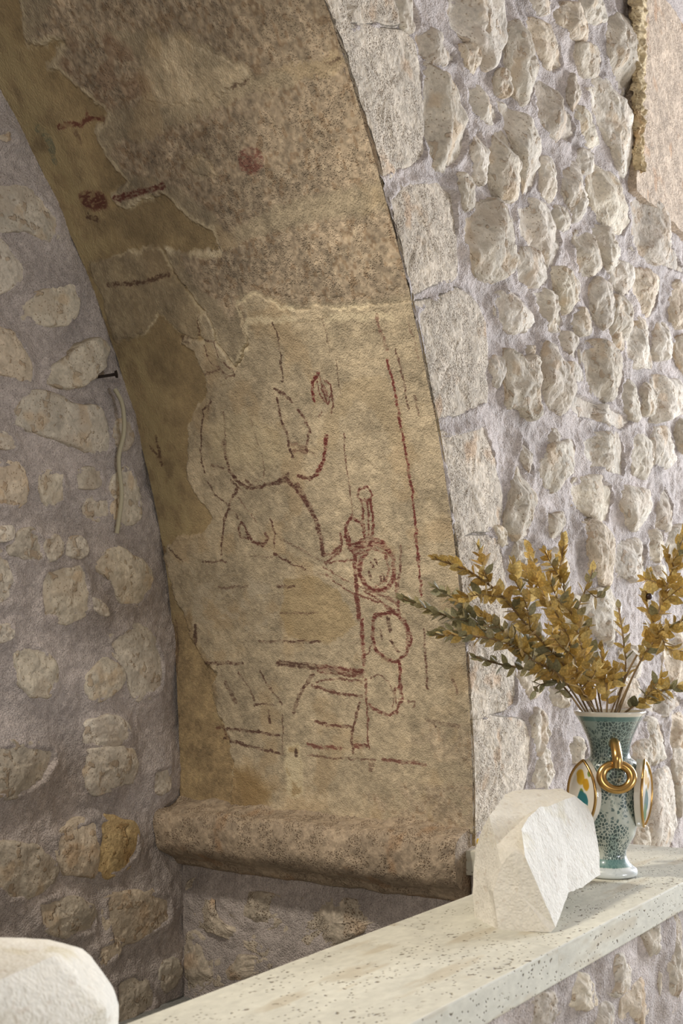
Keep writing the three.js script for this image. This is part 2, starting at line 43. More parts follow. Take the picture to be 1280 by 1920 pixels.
const SPRIGS={"a":[[[-0.1139,1.3799,0.2869],[-0.1576,1.459,0.2533],[-0.2038,1.5162,0.2156],[-0.2565,1.5704,0.1864],[-0.2974,1.6014,0.1575],[-0.3419,1.6207,0.1227]],[[-0.2038,1.5162,0.2156],[-0.2265,1.5563,0.2167],[-0.2441,1.592,0.207],[-0.2462,1.616,0.2036]],[[-0.2727,1.5812,0.179],[-0.2872,1.6109,0.1745],[-0.29,1.6362,0.1697]],[[-0.2544,1.564,0.1899],[-0.2983,1.567,0.1754],[-0.3347,1.5585,0.1539]]],"b":[[[-0.1182,1.3799,0.2798],[-0.1199,1.4498,0.2383],[-0.136,1.5,0.1731],[-0.1506,1.5239,0.1104],[-0.1748,1.5411,0.0512],[-0.1983,1.5671,-0.0071]],[[-0.1528,1.5256,0.1067],[-0.1615,1.5599,0.0731],[-0.1725,1.586,0.0356]],[[-0.1487,1.5153,0.1328],[-0.1751,1.517,0.0893],[-0.1971,1.5119,0.053]]],"c":[[[-0.129,1.3805,0.2812],[-0.1806,1.4448,0.2538],[-0.2296,1.4696,0.2309],[-0.2687,1.496,0.205],[-0.3065,1.5063,0.1619],[-0.3419,1.5078,0.1227]],[[-0.2296,1.4696,0.2309],[-0.2595,1.508,0.2008],[-0.2892,1.5396,0.1711]]],"d":[[[-0.1121,1.3794,0.2705],[-0.0982,1.4339,0.2162],[-0.106,1.4538,0.1647],[-0.1076,1.4603,0.1234],[-0.1196,1.4722,0.0844]],[[-0.0982,1.4339,0.2162],[-0.1043,1.4276,0.1869],[-0.0994,1.4144,0.1756]]],"e":[[[-0.1013,1.3794,0.2883],[-0.1034,1.4666,0.2655],[-0.1053,1.542,0.2432],[-0.1045,1.5971,0.225],[-0.0934,1.6594,0.2242]],[[-0.1053,1.542,0.2432],[-0.1336,1.5582,0.2349],[-0.161,1.5906,0.2284]],[[-0.101,1.5844,0.2308],[-0.1307,1.617,0.2204],[-0.1457,1.6373,0.215]]],"f":[[[-0.0844,1.3782,0.2777],[-0.04,1.4826,0.2158],[-0.0205,1.553,0.1707],[-0.0041,1.6075,0.14],[0.0168,1.6589,0.1166]],[[-0.0205,1.553,0.1707],[-0.0157,1.5803,0.1401],[-0.0134,1.6165,0.1247]]],"g":[[[-0.1001,1.3799,0.3095],[-0.0991,1.4464,0.3306],[-0.093,1.5041,0.3599],[-0.0909,1.5571,0.3826],[-0.0915,1.6137,0.4011],[-0.0917,1.6697,0.42]],[[-0.0867,1.5816,0.3896],[-0.0875,1.5902,0.369],[-0.085,1.5948,0.3538]],[[-0.0944,1.5974,0.3962],[-0.1013,1.6131,0.4041],[-0.1063,1.6333,0.3958]],[[-0.0909,1.5571,0.3826],[-0.1001,1.5727,0.4062],[-0.1094,1.588,0.4294]]],"h":[[[-0.1168,1.3811,0.3206],[-0.1315,1.4515,0.3543],[-0.1457,1.4976,0.3888],[-0.1452,1.5276,0.4281],[-0.1427,1.5468,0.4708]],[[-0.1457,1.4976,0.3888],[-0.1595,1.5158,0.4045],[-0.1604,1.5196,0.4224]],[[-0.1497,1.5079,0.4014],[-0.1554,1.4882,0.4113],[-0.151,1.4828,0.4378]]],"i":[[[-0.0959,1.3799,0.3166],[-0.0863,1.4077,0.3517],[-0.0692,1.4225,0.3799],[-0.0521,1.4316,0.4081]],[[-0.0863,1.4077,0.3517],[-0.0994,1.4225,0.3687],[-0.1007,1.4432,0.3858]]],"j":[[[-0.0748,1.3782,0.2935],[-0.0038,1.4464,0.2949],[0.0339,1.4912,0.2799],[0.0582,1.5535,0.2622]]],"k":[[[-0.08,1.3782,0.2848],[-0.061,1.4744,0.2583],[-0.0536,1.543,0.232],[-0.0369,1.5821,0.2402],[-0.0211,1.6172,0.247]],[[-0.0536,1.543,0.232],[-0.0712,1.517,0.2415],[-0.0719,1.5212,0.2597]],[[-0.0369,1.5821,0.2402],[-0.0366,1.5688,0.26],[-0.0322,1.5774,0.2673]]],"l":[[[-0.0713,1.3782,0.2992],[-0.042,1.4578,0.3283],[-0.0187,1.5085,0.3475],[-0.0151,1.5596,0.3341],[-0.0133,1.6039,0.337]]],"m":[[[-0.1395,1.3817,0.3024],[-0.1923,1.428,0.2925],[-0.2174,1.4762,0.2896],[-0.233,1.5158,0.2832],[-0.2546,1.5549,0.2668]],[[-0.1923,1.428,0.2925],[-0.203,1.4446,0.3133],[-0.2085,1.4606,0.3237]],[[-0.2174,1.4762,0.2896],[-0.2465,1.4922,0.2803],[-0.264,1.5156,0.2707]]],"n":[[[-0.1249,1.3811,0.3073],[-0.1245,1.4221,0.308],[-0.1279,1.4549,0.3024],[-0.1287,1.4877,0.301]],[[-0.1245,1.4221,0.308],[-0.1194,1.4385,0.3164],[-0.1072,1.4572,0.3172]]]};

// ---------------------------------------------------------------- helpers
function rng(seed) { let a = seed >>> 0; return () => { a = (a + 0x6D2B79F5) | 0; let t = Math.imul(a ^ (a >>> 15), 1 | a); t = (t + Math.imul(t ^ (t >>> 7), 61 | t)) ^ t; return ((t ^ (t >>> 14)) >>> 0) / 4294967296; }; }
function h3(x, y, z) { let h = Math.imul(x, 374761393) ^ Math.imul(y, 668265263) ^ Math.imul(z, 1274126177); h = Math.imul(h ^ (h >>> 13), 1274126177); return ((h ^ (h >>> 16)) >>> 0) / 4294967296; }
const sm = t => t * t * (3 - 2 * t), lerp = (a, b, t) => a + (b - a) * t, clamp = (v, a = 0, b = 1) => v < a ? a : v > b ? b : v;
const step = (a, b, v) => sm(clamp((v - a) / (b - a)));
function vn2(x, y, s, p = 0) {            // value noise in 0..1, periodic when p > 0
  let xi = Math.floor(x), yi = Math.floor(y); const fx = sm(x - xi), fy = sm(y - yi); let x1 = xi + 1, y1 = yi + 1;
  if (p) { xi = ((xi % p) + p) % p; yi = ((yi % p) + p) % p; x1 = ((x1 % p) + p) % p; y1 = ((y1 % p) + p) % p; }
  return lerp(lerp(h3(xi, yi, s), h3(x1, yi, s), fx), lerp(h3(xi, y1, s), h3(x1, y1, s), fx), fy);
}
function fbm2(x, y, s, o = 4, p = 0) { let v = 0, a = 0.5, n = 0; for (let i = 0; i < o; i++) { v += a * vn2(x, y, s + i * 17, p); n += a; a *= 0.5; x *= 2; y *= 2; p *= 2; } return v / n; }
function vn3(x, y, z, s) {
  const xi = Math.floor(x), yi = Math.floor(y), zi = Math.floor(z), fx = sm(x - xi), fy = sm(y - yi), fz = sm(z - zi), q = (a, b, c) => h3(xi + a, yi + b, (zi + c) * 57 + s);
  return lerp(lerp(lerp(q(0, 0, 0), q(1, 0, 0), fx), lerp(q(0, 1, 0), q(1, 1, 0), fx), fy), lerp(lerp(q(0, 0, 1), q(1, 0, 1), fx), lerp(q(0, 1, 1), q(1, 1, 1), fx), fy), fz);
}
const fbm3 = (x, y, z, s, o = 3) => { let v = 0, a = 0.5, n = 0; for (let i = 0; i < o; i++) { v += a * vn3(x, y, z, s + i * 31); n += a; a *= 0.5; x *= 2; y *= 2; z *= 2; } return v / n; };
function worley(x, y, s, p) {             // [nearest, second, id]
  const xi = Math.floor(x), yi = Math.floor(y); let a = 9, b = 9, id = 0;
  for (let j = -1; j <= 1; j++) for (let i = -1; i <= 1; i++) {
    const cx = xi + i, cy = yi + j, px = p ? ((cx % p) + p) % p : cx, py = p ? ((cy % p) + p) % p : cy;
    const d = Math.hypot(cx + h3(px, py, s) - x, cy + h3(px, py, s + 7) - y);
    if (d < a) { b = a; a = d; id = h3(px, py, s + 13); } else if (d < b) b = d;
  }
  return [a, b, id];
}
function texture(w, h, fn, srgb, clampEdges) {   // fn(u, v, out) with out = [r, g, b] in 0..255
  const data = new Uint8Array(w * h * 4), o = [0, 0, 0];
  for (let j = 0, k = 0; j < h; j++) for (let i = 0; i < w; i++, k += 4) { fn((i + 0.5) / w, (j + 0.5) / h, o); data[k] = clamp(o[0], 0, 255); data[k + 1] = clamp(o[1], 0, 255); data[k + 2] = clamp(o[2], 0, 255); data[k + 3] = 255; }
  const t = new THREE.DataTexture(data, w, h, THREE.RGBAFormat);
  t.magFilter = THREE.LinearFilter; t.minFilter = THREE.LinearMipmapLinearFilter; t.generateMipmaps = true;
  t.wrapS = t.wrapT = clampEdges ? THREE.ClampToEdgeWrapping : THREE.RepeatWrapping;
  if (srgb) t.colorSpace = THREE.SRGBColorSpace;
  t.needsUpdate = true; return t;
}
const mix3 = (o, r, g, b, t) => { o[0] += (r - o[0]) * t; o[1] += (g - o[1]) * t; o[2] += (b - o[2]) * t; };
const used = {};
function numbered(n) { used[n] = (used[n] || 0) + 1; return used[n] === 1 ? n : `${n}_${String(used[n] - 1).padStart(3, '0')}`; }
function mesh(name, geo, mat, parent) { const m = new THREE.Mesh(geo, mat); m.name = parent ? name : numbered(name); m.castShadow = m.receiveShadow = true; (parent || scene).add(m); return m; }
function structure(name, geo, mat, label) { const m = mesh(name, geo, mat); m.userData = { kind: 'structure', label, category: name.split('_')[0] }; return m; }
function group(name, label, category, grp) { const g = new THREE.Group(); g.name = numbered(name); g.userData = { label, category }; if (grp) g.userData.group = grp; scene.add(g); return g; }
function gridGeo(nu, nv, fn, keep) {      // fn(i, j) -> [x, y, z, u, v]
  const P = new Float32Array((nu + 1) * (nv + 1) * 3), U = new Float32Array((nu + 1) * (nv + 1) * 2), I = [];
  for (let j = 0, k = 0; j <= nv; j++) for (let i = 0; i <= nu; i++, k++) { const q = fn(i / nu, j / nv, i, j); P.set([q[0], q[1], q[2]], k * 3); U.set([q[3], q[4]], k * 2); }
  for (let j = 0; j < nv; j++) for (let i = 0; i < nu; i++) {
    const a = j * (nu + 1) + i, b = a + 1, c = a + nu + 1, d = c + 1;
    if (keep && !(keep(a) || keep(b) || keep(c) || keep(d))) continue;
    I.push(a, b, d, a, d, c);
  }
  const g = new THREE.BufferGeometry(); g.setAttribute('position', new THREE.BufferAttribute(P, 3)); g.setAttribute('uv', new THREE.BufferAttribute(U, 2)); g.setIndex(I); g.computeVertexNormals(); return g;
}
function triUV(g, tile) {                 // metric uv by the way a face points
  g.computeVertexNormals(); const p = g.attributes.position, n = g.attributes.normal, u = new Float32Array(p.count * 2);
  for (let i = 0; i < p.count; i++) {
    const ax = Math.abs(n.getX(i)), ay = Math.abs(n.getY(i)), az = Math.abs(n.getZ(i)), x = p.getX(i), y = p.getY(i), z = p.getZ(i);
    if (ay > ax && ay > az) { u[2 * i] = x / tile; u[2 * i + 1] = z / tile; } else if (ax > az) { u[2 * i] = z / tile; u[2 * i + 1] = y / tile; } else { u[2 * i] = x / tile; u[2 * i + 1] = y / tile; }
  }
  g.setAttribute('uv', new THREE.BufferAttribute(u, 2)); return g;
}
function boxGeo(x0, x1, y0, y1, z0, z1, tile = 0.4) { const g = new THREE.BoxGeometry(x1 - x0, y1 - y0, z1 - z0).toNonIndexed(); g.translate((x0 + x1) / 2, (y0 + y1) / 2, (z0 + z1) / 2); return triUV(g, tile); }
const pairs = (a, k = 0.001) => { const o = []; for (let i = 0; i < a.length; i += 2) o.push([a[i] * k, a[i + 1] * k]); return o; };
function sdPoly(P, x, y) {                // signed distance, negative inside
  let d = 1e9, s = 1;
  for (let i = 0, j = P.length - 1; i < P.length; j = i++) {
    const ex = P[j][0] - P[i][0], ey = P[j][1] - P[i][1], wx = x - P[i][0], wy = y - P[i][1], t = clamp((wx * ex + wy * ey) / (ex * ex + ey * ey + 1e-12)), bx = wx - ex * t, by = wy - ey * t;
    d = Math.min(d, bx * bx + by * by);
    const c1 = y >= P[i][1], c2 = y < P[j][1], c3 = ex * wy > ey * wx;
    if ((c1 && c2 && c3) || (!c1 && !c2 && !c3)) s = -s;
  }
  return s * Math.sqrt(d);
}
function bounds(P) { let a = 1e9, b = 1e9, c = -1e9, d = -1e9; for (const [x, y] of P) { a = Math.min(a, x); b = Math.min(b, y); c = Math.max(c, x); d = Math.max(d, y); } return [a, b, c, d]; }

// ---------------------------------------------------------------- materials
const T = {};
T.lime = texture(1024, 1024, (u, v, o) => {           // pale limestone, tile 0.5 m
  const a = fbm2(u * 6, v * 6, 1, 5, 6), b = fbm2(u * 24, v * 24, 5, 4, 24), f = vn2(u * 340, v * 340, 9, 340), g = fbm2(u * 90, v * 90, 11, 3, 90), c = fbm2(u * 9 + 3, v * 9, 21, 4, 9);
  const k = 0.86 + 0.20 * (a - 0.5) + 0.22 * (b - 0.5) + 0.16 * (g - 0.5) + 0.07 * (f - 0.5);
  o[0] = 238 * k; o[1] = 230 * k; o[2] = 217 * k;
  mix3(o, 208, 174, 134, 0.32 * step(0.60, 0.74, c)); mix3(o, 188, 176, 162, 0.5 * step(0.55, 0.70, fbm2(u * 14, v * 14, 33, 4, 14))); mix3(o, 156, 130, 102, 0.4 * step(0.66, 0.76, fbm2(u * 30, v * 30, 37, 4, 30)));
  const p = worley(u * 130, v * 130, 3, 130); if (p[2] > 0.86) mix3(o, 110, 90, 70, 0.6 * step(0.42, 0.12, p[0]) * step(0.45, 0.6, b + 0.06));
}, true);
T.limeBump = texture(1024, 1024, (u, v, o) => {
  const b = fbm2(u * 24, v * 24, 5, 5, 24), c = fbm2(u * 70, v * 70, 15, 4, 70); let h = 0.5 + 0.6 * (b - 0.5) + 0.5 * (c - 0.5);
  h -= 0.5 * step(0.66, 0.76, fbm2(u * 30, v * 30, 37, 4, 30));
  o[0] = o[1] = o[2] = 255 * h;
});
const pits = (u, v) => { const p = worley(u * 100, v * 100, 53, 100), q = worley(u * 170, v * 170, 57, 170), r = 0.10 + 0.34 * p[2]; return Math.max(p[2] > 0.4 ? step(r, r * 0.35, p[0]) : 0, q[2] > 0.6 ? 0.7 * step(0.34, 0.12, q[0]) : 0) * step(0.34, 0.52, fbm2(u * 16, v * 16, 59, 3, 16)); };
T.pitted = texture(1024, 1024, (u, v, o) => {         // open-grained ashlar, tile 0.4 m
  const a = fbm2(u * 8, v * 8, 41, 5, 8), b = fbm2(u * 60, v * 60, 45, 4, 60), f = vn2(u * 256, v * 256, 49, 256);
  const k = 0.86 + 0.22 * (a - 0.5) + 0.30 * (b - 0.5) + 0.12 * (f - 0.5);
  o[0] = 232 * k; o[1] = 221 * k; o[2] = 206 * k;
  mix3(o, 196, 150, 108, 0.35 * step(0.60, 0.76, fbm2(u * 7, v * 7, 51, 4, 7)));
  mix3(o, 132, 106, 82, 0.5 * pits(u, v));
}, true);
T.pittedBump = texture(1024, 1024, (u, v, o) => { const b = fbm2(u * 60, v * 60, 45, 4, 60); let h = 0.6 + 0.5 * (b - 0.5) - 0.5 * pits(u, v); o[0] = o[1] = o[2] = 255 * h; });
T.mortar = texture(1024, 1024, (u, v, o) => {         // grey lime mortar with sand, tile 0.4 m
  const a = fbm2(u * 5, v * 5, 61, 5, 5), b = fbm2(u * 40, v * 40, 65, 3, 40), f = vn2(u * 300, v * 300, 69, 300), k = 0.84 + 0.24 * (a - 0.5) + 0.18 * (b - 0.5) + 0.16 * (f - 0.5);
  o[0] = 214 * k; o[1] = 207 * k; o[2] = 205 * k;
  const p = worley(u * 120, v * 120, 73, 120); if (p[2] > 0.86) mix3(o, 92, 84, 80, 0.7 * step(0.3, 0.1, p[0])); else if (p[2] < 0.05) mix3(o, 236, 230, 220, 0.6 * step(0.35, 0.1, p[0]));
}, true);
T.mortarBump = texture(1024, 1024, (u, v, o) => { const b = fbm2(u * 40, v * 40, 65, 4, 40), f = vn2(u * 200, v * 200, 70, 200); o[0] = o[1] = o[2] = 255 * (0.25 + 0.35 * b + 0.3 * f); });
const travPore = (u, v) => { const w = 0.5 * (fbm2(u * 60, v * 60, 89, 3) - 0.5), p = worley(u * 26 + w, v * 60 + 2 * w, 83, 0), q = worley(u * 70 + 3, v * 130 + w, 87, 0); let m = 0; if (p[2] > 0.82) m = step(0.26 * (p[2] - 0.66) * 3, 0.06, p[0]); if (q[2] > 0.80) m = Math.max(m, 0.8 * step(0.26, 0.08, q[0])); return m * step(0.34, 0.55, fbm2(u * 6, v * 14, 91, 3)); };
T.trav = texture(1024, 1024, (u, v, o) => {           // travertine with open pores, tile 0.6 m
  const a = fbm2(u * 4, v * 14, 81, 5), b = fbm2(u * 50, v * 90, 82, 3), k = 0.90 + 0.12 * (a - 0.5) + 0.10 * (b - 0.5);
  o[0] = 230 * k; o[1] = 227 * k; o[2] = 213 * k; mix3(o, 168, 150, 122, 0.35 * step(0.60, 0.78, fbm2(u * 5 + 2, v * 22, 95, 4)));
  mix3(o, 96, 82, 66, 0.8 * travPore(u, v));
}, true);
T.travBump = texture(1024, 1024, (u, v, o) => { o[0] = o[1] = o[2] = 255 * (0.75 + 0.12 * (fbm2(u * 50, v * 90, 82, 3) - 0.5) - 0.65 * travPore(u, v)); });
T.marble = texture(512, 512, (u, v, o) => { const a = fbm2(u * 5, v * 5, 101, 5, 5), f = fbm2(u * 90, v * 90, 103, 2, 90), k = 0.93 + 0.10 * (a - 0.5) + 0.07 * (f - 0.5); o[0] = 240 * k; o[1] = 236 * k; o[2] = 226 * k; mix3(o, 196, 184, 150, 0.4 * step(0.62, 0.8, fbm2(u * 8, v * 8, 107, 4, 8))); mix3(o, 190, 176, 160, 0.35 * step(0.72, 0.85, fbm2(u * 40, v * 40, 109, 2, 40))); }, true);
T.marbleBump = texture(512, 512, (u, v, o) => { o[0] = o[1] = o[2] = 255 * (0.6 * fbm2(u * 40, v * 40, 111, 4, 40) + 0.4 * vn2(u * 160, v * 160, 113, 160)); });
const std = (o) => new THREE.MeshStandardMaterial({ roughness: 0.92, side: THREE.DoubleSide, ...o });
const M = {
  mortar: std({ map: T.mortar, bumpMap: T.mortarBump, bumpScale: 0.005, color: new THREE.Color(0.90, 0.85, 0.81) }),
  impost: std({ map: T.pitted, bumpMap: T.pittedBump, bumpScale: 0.004, color: new THREE.Color(0.64, 0.56, 0.47) }),
  trav: std({ map: T.trav, bumpMap: T.travBump, bumpScale: 0.003, roughness: 0.75, color: new THREE.Color(0.93, 0.93, 0.91) }),
  marble: std({ map: T.marble, bumpMap: T.marbleBump, bumpScale: 0.0015, roughness: 0.8, color: new THREE.Color(0.93, 0.92, 0.90) }),
  render: std({ map: T.mortar, bumpMap: T.mortarBump, bumpScale: 0.002, color: new THREE.Color(0.9, 0.87, 0.83) }),
  floor: std({ map: T.trav, bumpMap: T.travBump, bumpScale: 0.001, roughness: 0.6, color: new THREE.Color(0.75, 0.7, 0.62) }),
};
const tints = [[0.86, 0.83, 0.78], [0.95, 0.92, 0.88], [0.80, 0.76, 0.70], [0.88, 0.80, 0.70], [0.92, 0.88, 0.80], [0.76, 0.72, 0.68], [0.90, 0.87, 0.84]];
M.lime = tints.map(c => std({ map: T.lime, bumpMap: T.limeBump, bumpScale: 0.004, color: new THREE.Color(...c) }));
M.ashlar = [[0.88, 0.85, 0.80], [0.92, 0.89, 0.84], [0.86, 0.82, 0.76]].map(c => std({ map: T.pitted, bumpMap: T.pittedBump, bumpScale: 0.005, color: new THREE.Color(...c) }));
M.ochreStone = std({ map: T.lime, bumpMap: T.limeBump, bumpScale: 0.006, color: new THREE.Color(0.88, 0.70, 0.40) });

// ---------------------------------------------------------------- stones
const catmull = (P, n) => { const c = new THREE.CatmullRomCurve3(P.map(p => new THREE.Vector3(p[0], p[1], 0)), true, 'centripetal'); return c.getSpacedPoints(n).slice(0, n).map(p => [p.x, p.y]); };
let stoneSeed = 1;
function stoneGeo(P, height, place, tile, { n = 44, facets = 5, slope = 0.5, sink = 0.02, ragged = 0.22, ridge = 0.12 } = {}) {
  // an outline cut by a few tilted planes, roughened: an angular field stone set in the bed
  const s = stoneSeed++, r = rng(s * 977 + 5), B = bounds(P), size = Math.min(B[2] - B[0], B[3] - B[1]); let ring = catmull(P, n);
  let cx = 0, cy = 0; for (const p of ring) { cx += p[0] / n; cy += p[1] / n; }
  ring = ring.map(([x, y]) => { const k = 1.06 + ragged * (fbm2(x * 55, y * 55, s, 3) - 0.5); return [cx + (x - cx) * k, cy + (y - cy) * k]; });
  const planes = []; for (let i = 0; i < facets; i++) { const a = (i + r() * 0.8) / facets * Math.PI * 2, k = slope * (0.4 + 1.2 * r()); planes.push([Math.cos(a) * k, Math.sin(a) * k, height * (0.95 + 0.5 * r()) + k * size * 0.10 * (1 + r())]); }
  const ou = r() * 3, ov = r() * 3, turn = r() < 0.5 ? 1 : -1, R = [1.06, 1.0, 0.98, 0.95, 0.90, 0.83, 0.75, 0.66, 0.56, 0.45, 0.33, 0.18], E = [0, 0.35, 0.66, 0.86, 0.96, 1, 1, 1, 1, 1, 1, 1], pos = [], uv = [], idx = [];
  const put = (x, y, j, ux, uy) => {
    let h = -sink;
    if (j) { h = height; for (const p of planes) h = Math.min(h, p[2] - (x - cx) * p[0] - (y - cy) * p[1]); h = Math.max(h, height * 0.3); const rd = Math.abs(fbm2(x * 26, y * 26, s + 3, 3) - 0.5) * 2; h += height * (0.34 * (fbm2(x * 34, y * 34, s + 5, 3) - 0.5) - ridge * step(0.16, 0, rd)) + 0.006 * (fbm2(x * 130, y * 130, s + 9, 2) - 0.5); h *= E[j]; }
    pos.push(...place(x, y, h)); uv.push(turn * ux / tile + ou, uy / tile + ov);
  };
  R.forEach((k, j) => ring.forEach(([x, y]) => { const l = Math.hypot(x - cx, y - cy) || 1, drop = 1 + (1 - E[j]) * height * 1.3 / l; put(cx + (x - cx) * k, cy + (y - cy) * k, j, cx + (x - cx) * k * drop, cy + (y - cy) * k * drop); }));
  put(cx, cy, 11, cx, cy); const c = R.length * n;
  for (let j = 0; j < R.length - 1; j++) for (let i = 0; i < n; i++) { const a = j * n + i, b = j * n + (i + 1) % n; idx.push(a, b, b + n, a, b + n, a + n); }
  for (let i = 0; i < n; i++) idx.push((R.length - 1) * n + i, (R.length - 1) * n + (i + 1) % n, c);
  const g = new THREE.BufferGeometry(); g.setAttribute('position', new THREE.Float32BufferAttribute(pos, 3)); g.setAttribute('uv', new THREE.Float32BufferAttribute(uv, 2)); g.setIndex(idx); g.computeVertexNormals(); return g;
}
const sdStones = (list, x, y) => { let d = 1e9; for (const [P, b] of list) { if (x < b[0] - 0.04 || x > b[2] + 0.04 || y < b[1] - 0.04 || y > b[3] + 0.04) continue; d = Math.min(d, sdPoly(P, x, y)); } return d; };

// ---------------------------------------------------------------- niche shape
const DEPTH = 0.683;
const arc = (c, Y) => { const dy = Math.max(Y - c[1], 0); return c[2] - (c[0] - Math.sqrt(Math.max(c[0] * c[0] - dy * dy, 0))); };
const soffitX = (d, Y) => lerp(arc(ARCH_F, Y), arc(ARCH_B, Y), d);      // Y from the eye level
function soffitFrame(d, Y) {                                            // point and outward normal (into the niche)
  const e = 0.004, x = soffitX(d, Y), tx = (soffitX(d, Y + e) - x) / e, dx = (soffitX(d + e, Y) - x) / e / DEPTH, n = new THREE.Vector3(-1, tx, -dx).normalize();
  return [x, Y + EYE, -d * DEPTH, n];
}
const onSoffit = (d, Y, h) => { const f = soffitFrame(d, Y); return [f[0] + f[3].x * h, f[1] + f[3].y * h, f[2] + f[3].z * h]; };
const CROWN = ARCH_F[0] + ARCH_F[1] + EYE - 0.06;                       // y where the arch is nearly flat

// front wall, right of the arch: mortar bed, then its stones
const vous = VOUSSOIRS.map(a => pairs(a)), wst = WALL_STONES.map(a => pairs(a)), bst = BACK_STONES.map(a => pairs(a)), pst = PARAPET_STONES.map(a => pairs(a));
const withB = L => L.map(P => [P, bounds(P)]);
{
  const all = withB([...vous, ...wst]), y0 = 0.75, y1 = 2.98, xr = 1.75;
  const h = (x, y) => { const d = sdStones(all, x, y), n = fbm2(x * 18, y * 18, 201, 5), e = x - arc(ARCH_F, y - EYE); let z = 0.005 + 0.024 * (n - 0.5) + 0.006 * (fbm2(x * 120, y * 120, 203, 2) - 0.5); if (d < 0.05) z += 0.010 * Math.exp(-Math.max(d, 0) / 0.016) - 0.026 * step(0.0, -0.012, d); return e < 0.03 ? Math.max(z, lerp(0.008, z, step(0, 0.03, e))) : z; };
  const g = gridGeo(300, 380, (u, v) => { const y = lerp(y0, y1, v), xa = arc(ARCH_F, y - EYE), x = lerp(xa - 0.009, xr, u); return [x, y, h(x, y), x / 0.4, y / 0.4]; });
  const w = structure('wall_front', g, M.mortar, 'rubble stone wall with grey mortar to the right of the arch');
  const place = (x, y, z) => [x, y, z];
  vous.forEach((P, i) => {      // arch stones run out to the arris
    const Q = P.map(([x, y]) => { const e = arc(ARCH_F, y - EYE); return x < e + 0.045 ? [e - 0.02, y] : [x, y]; });
    const vg = stoneGeo(Q, 0.018, (x, y, z) => [Math.max(x, arc(ARCH_F, y - EYE) - 0.004), y, z], 0.4, { n: 60, slope: 0.06, ragged: 0.03 }); triUV(vg, 0.4); mesh('voussoir', vg, M.ashlar[i % 3], w);
  });
  wst.forEach((P, i) => { const r = rng(i * 31 + 7), b = bounds(P), sz = Math.min(b[2] - b[0], b[3] - b[1]); mesh('stone', stoneGeo(P, clamp(0.018 + sz * 0.14 * (0.5 + r()), 0.020, 0.040), place, 0.5), [2, 36, 37].includes(i) ? M.lime[3] : M.lime[Math.floor(r() * 7)], w); });
  // dressed block at the top right, standing proud of the rubble
  const bx = new THREE.BoxGeometry(0.92, 0.52, 0.09, 60, 34, 6); bx.translate(0.835 + 0.46, 2.515 + 0.26, -0.045 + 0.03);
  { const p = bx.attributes.position; for (let i = 0; i < p.count; i++) { const x = p.getX(i), y = p.getY(i), z = p.getZ(i), k = fbm3(x * 40, y * 40, z * 40, 211, 3) - 0.5, l = x < 0.85 ? 1 : 0.25; p.setXYZ(i, x + 0.014 * k * l, y + 0.010 * k, z + 0.006 * k); } }
  mesh('dressed_block', triUV(bx, 0.4), std({ map: T.pitted, bumpMap: T.pittedBump, bumpScale: 0.005, color: new THREE.Color(0.88, 0.78, 0.69) }), w);
  const sg = gridGeo(24, 160, (u, v) => { const y = lerp(2.56, 3.0, v), a = lerp(-1.9, 1.2, u), wd = lerp(0.014, 0.045, v), k = fbm3(u * 5, y * 60, 3, 215, 3) - 0.5; return [0.838 + Math.sin(a) * wd + 0.02 * k, y, 0.030 + Math.cos(a) * 0.014 + 0.02 * (fbm3(u * 6 + 9, y * 70, 1, 217, 3) - 0.5), u * 0.1, y / 0.4]; });
  mesh('warm_lit_side', sg, std({ map: T.pitted, bumpMap: T.pittedBump, bumpScale: 0.004, color: new THREE.Color(0.90, 0.79, 0.55) }), w);  // porous left side of the block, warm light put into its yellow colour
  // rest of the front wall out of view: above the arch, to the right, below, and left of the niche
  const L = 2 * (ARCH_F[2] - ARCH_F[0]);
  mesh('masonry', boxGeo(xr, 4.1, 0, 3.6, -0.3, 0.0), M.mortar, w); mesh('masonry', boxGeo(-6.1, xr, CROWN, 3.6, -0.68, 0.0), M.mortar, w); mesh('masonry', boxGeo(ARCH_F[2] + 0.01, xr, 0, 0.76, -0.3, -0.012), M.mortar, w);
  mesh('masonry', gridGeo(20, 40, (u, v) => { const y = lerp(0, y1, v), x = lerp(-6.1, L - arc(ARCH_F, y - EYE), u); return [x, y, 0, x / 0.4, y / 0.4]; }), M.mortar, w);
}
// back wall of the niche
{
  const all = withB(bst), z0 = -DEPTH;
  const g = gridGeo(150, 340, (u, v) => { const y = lerp(0.70, 2.74, v), x = lerp(-0.75, 0.14, u), d = sdStones(all, x, y); let z = z0 - 0.002 + 0.024 * (fbm2(x * 12, y * 12, 221, 5) - 0.5) + 0.005 * (fbm2(x * 90, y * 90, 223, 2) - 0.5); if (d < 0.05) z += 0.010 * Math.exp(-Math.max(d, 0) / 0.02) - 0.014 * step(0, -0.015, d); return [x, y, z, x / 0.4, y / 0.4]; });
  const w = structure('wall_back', g, M.mortar, 'rubble stone back wall of the niche with grey mortar');
  const place = (x, y, z) => [x, y, z0 + z];
  bst.forEach((P, i) => { const r = rng(i * 17 + 3); mesh('stone', stoneGeo(P, [6, 5].includes(i) ? 0.020 : 0.009 + 0.005 * r(), place, 0.5, { slope: 0.15, ragged: 0.26, ridge: 0.1 }), i === 37 ? M.ochreStone : i === 4 ? M.lime[3] : M.lime[Math.floor(r() * 5)], w); });
  mesh('masonry', boxGeo(-4.2, 0.3, 0.6, 3.2, z0 - 0.2, z0 - 0.03), M.mortar, w);
}

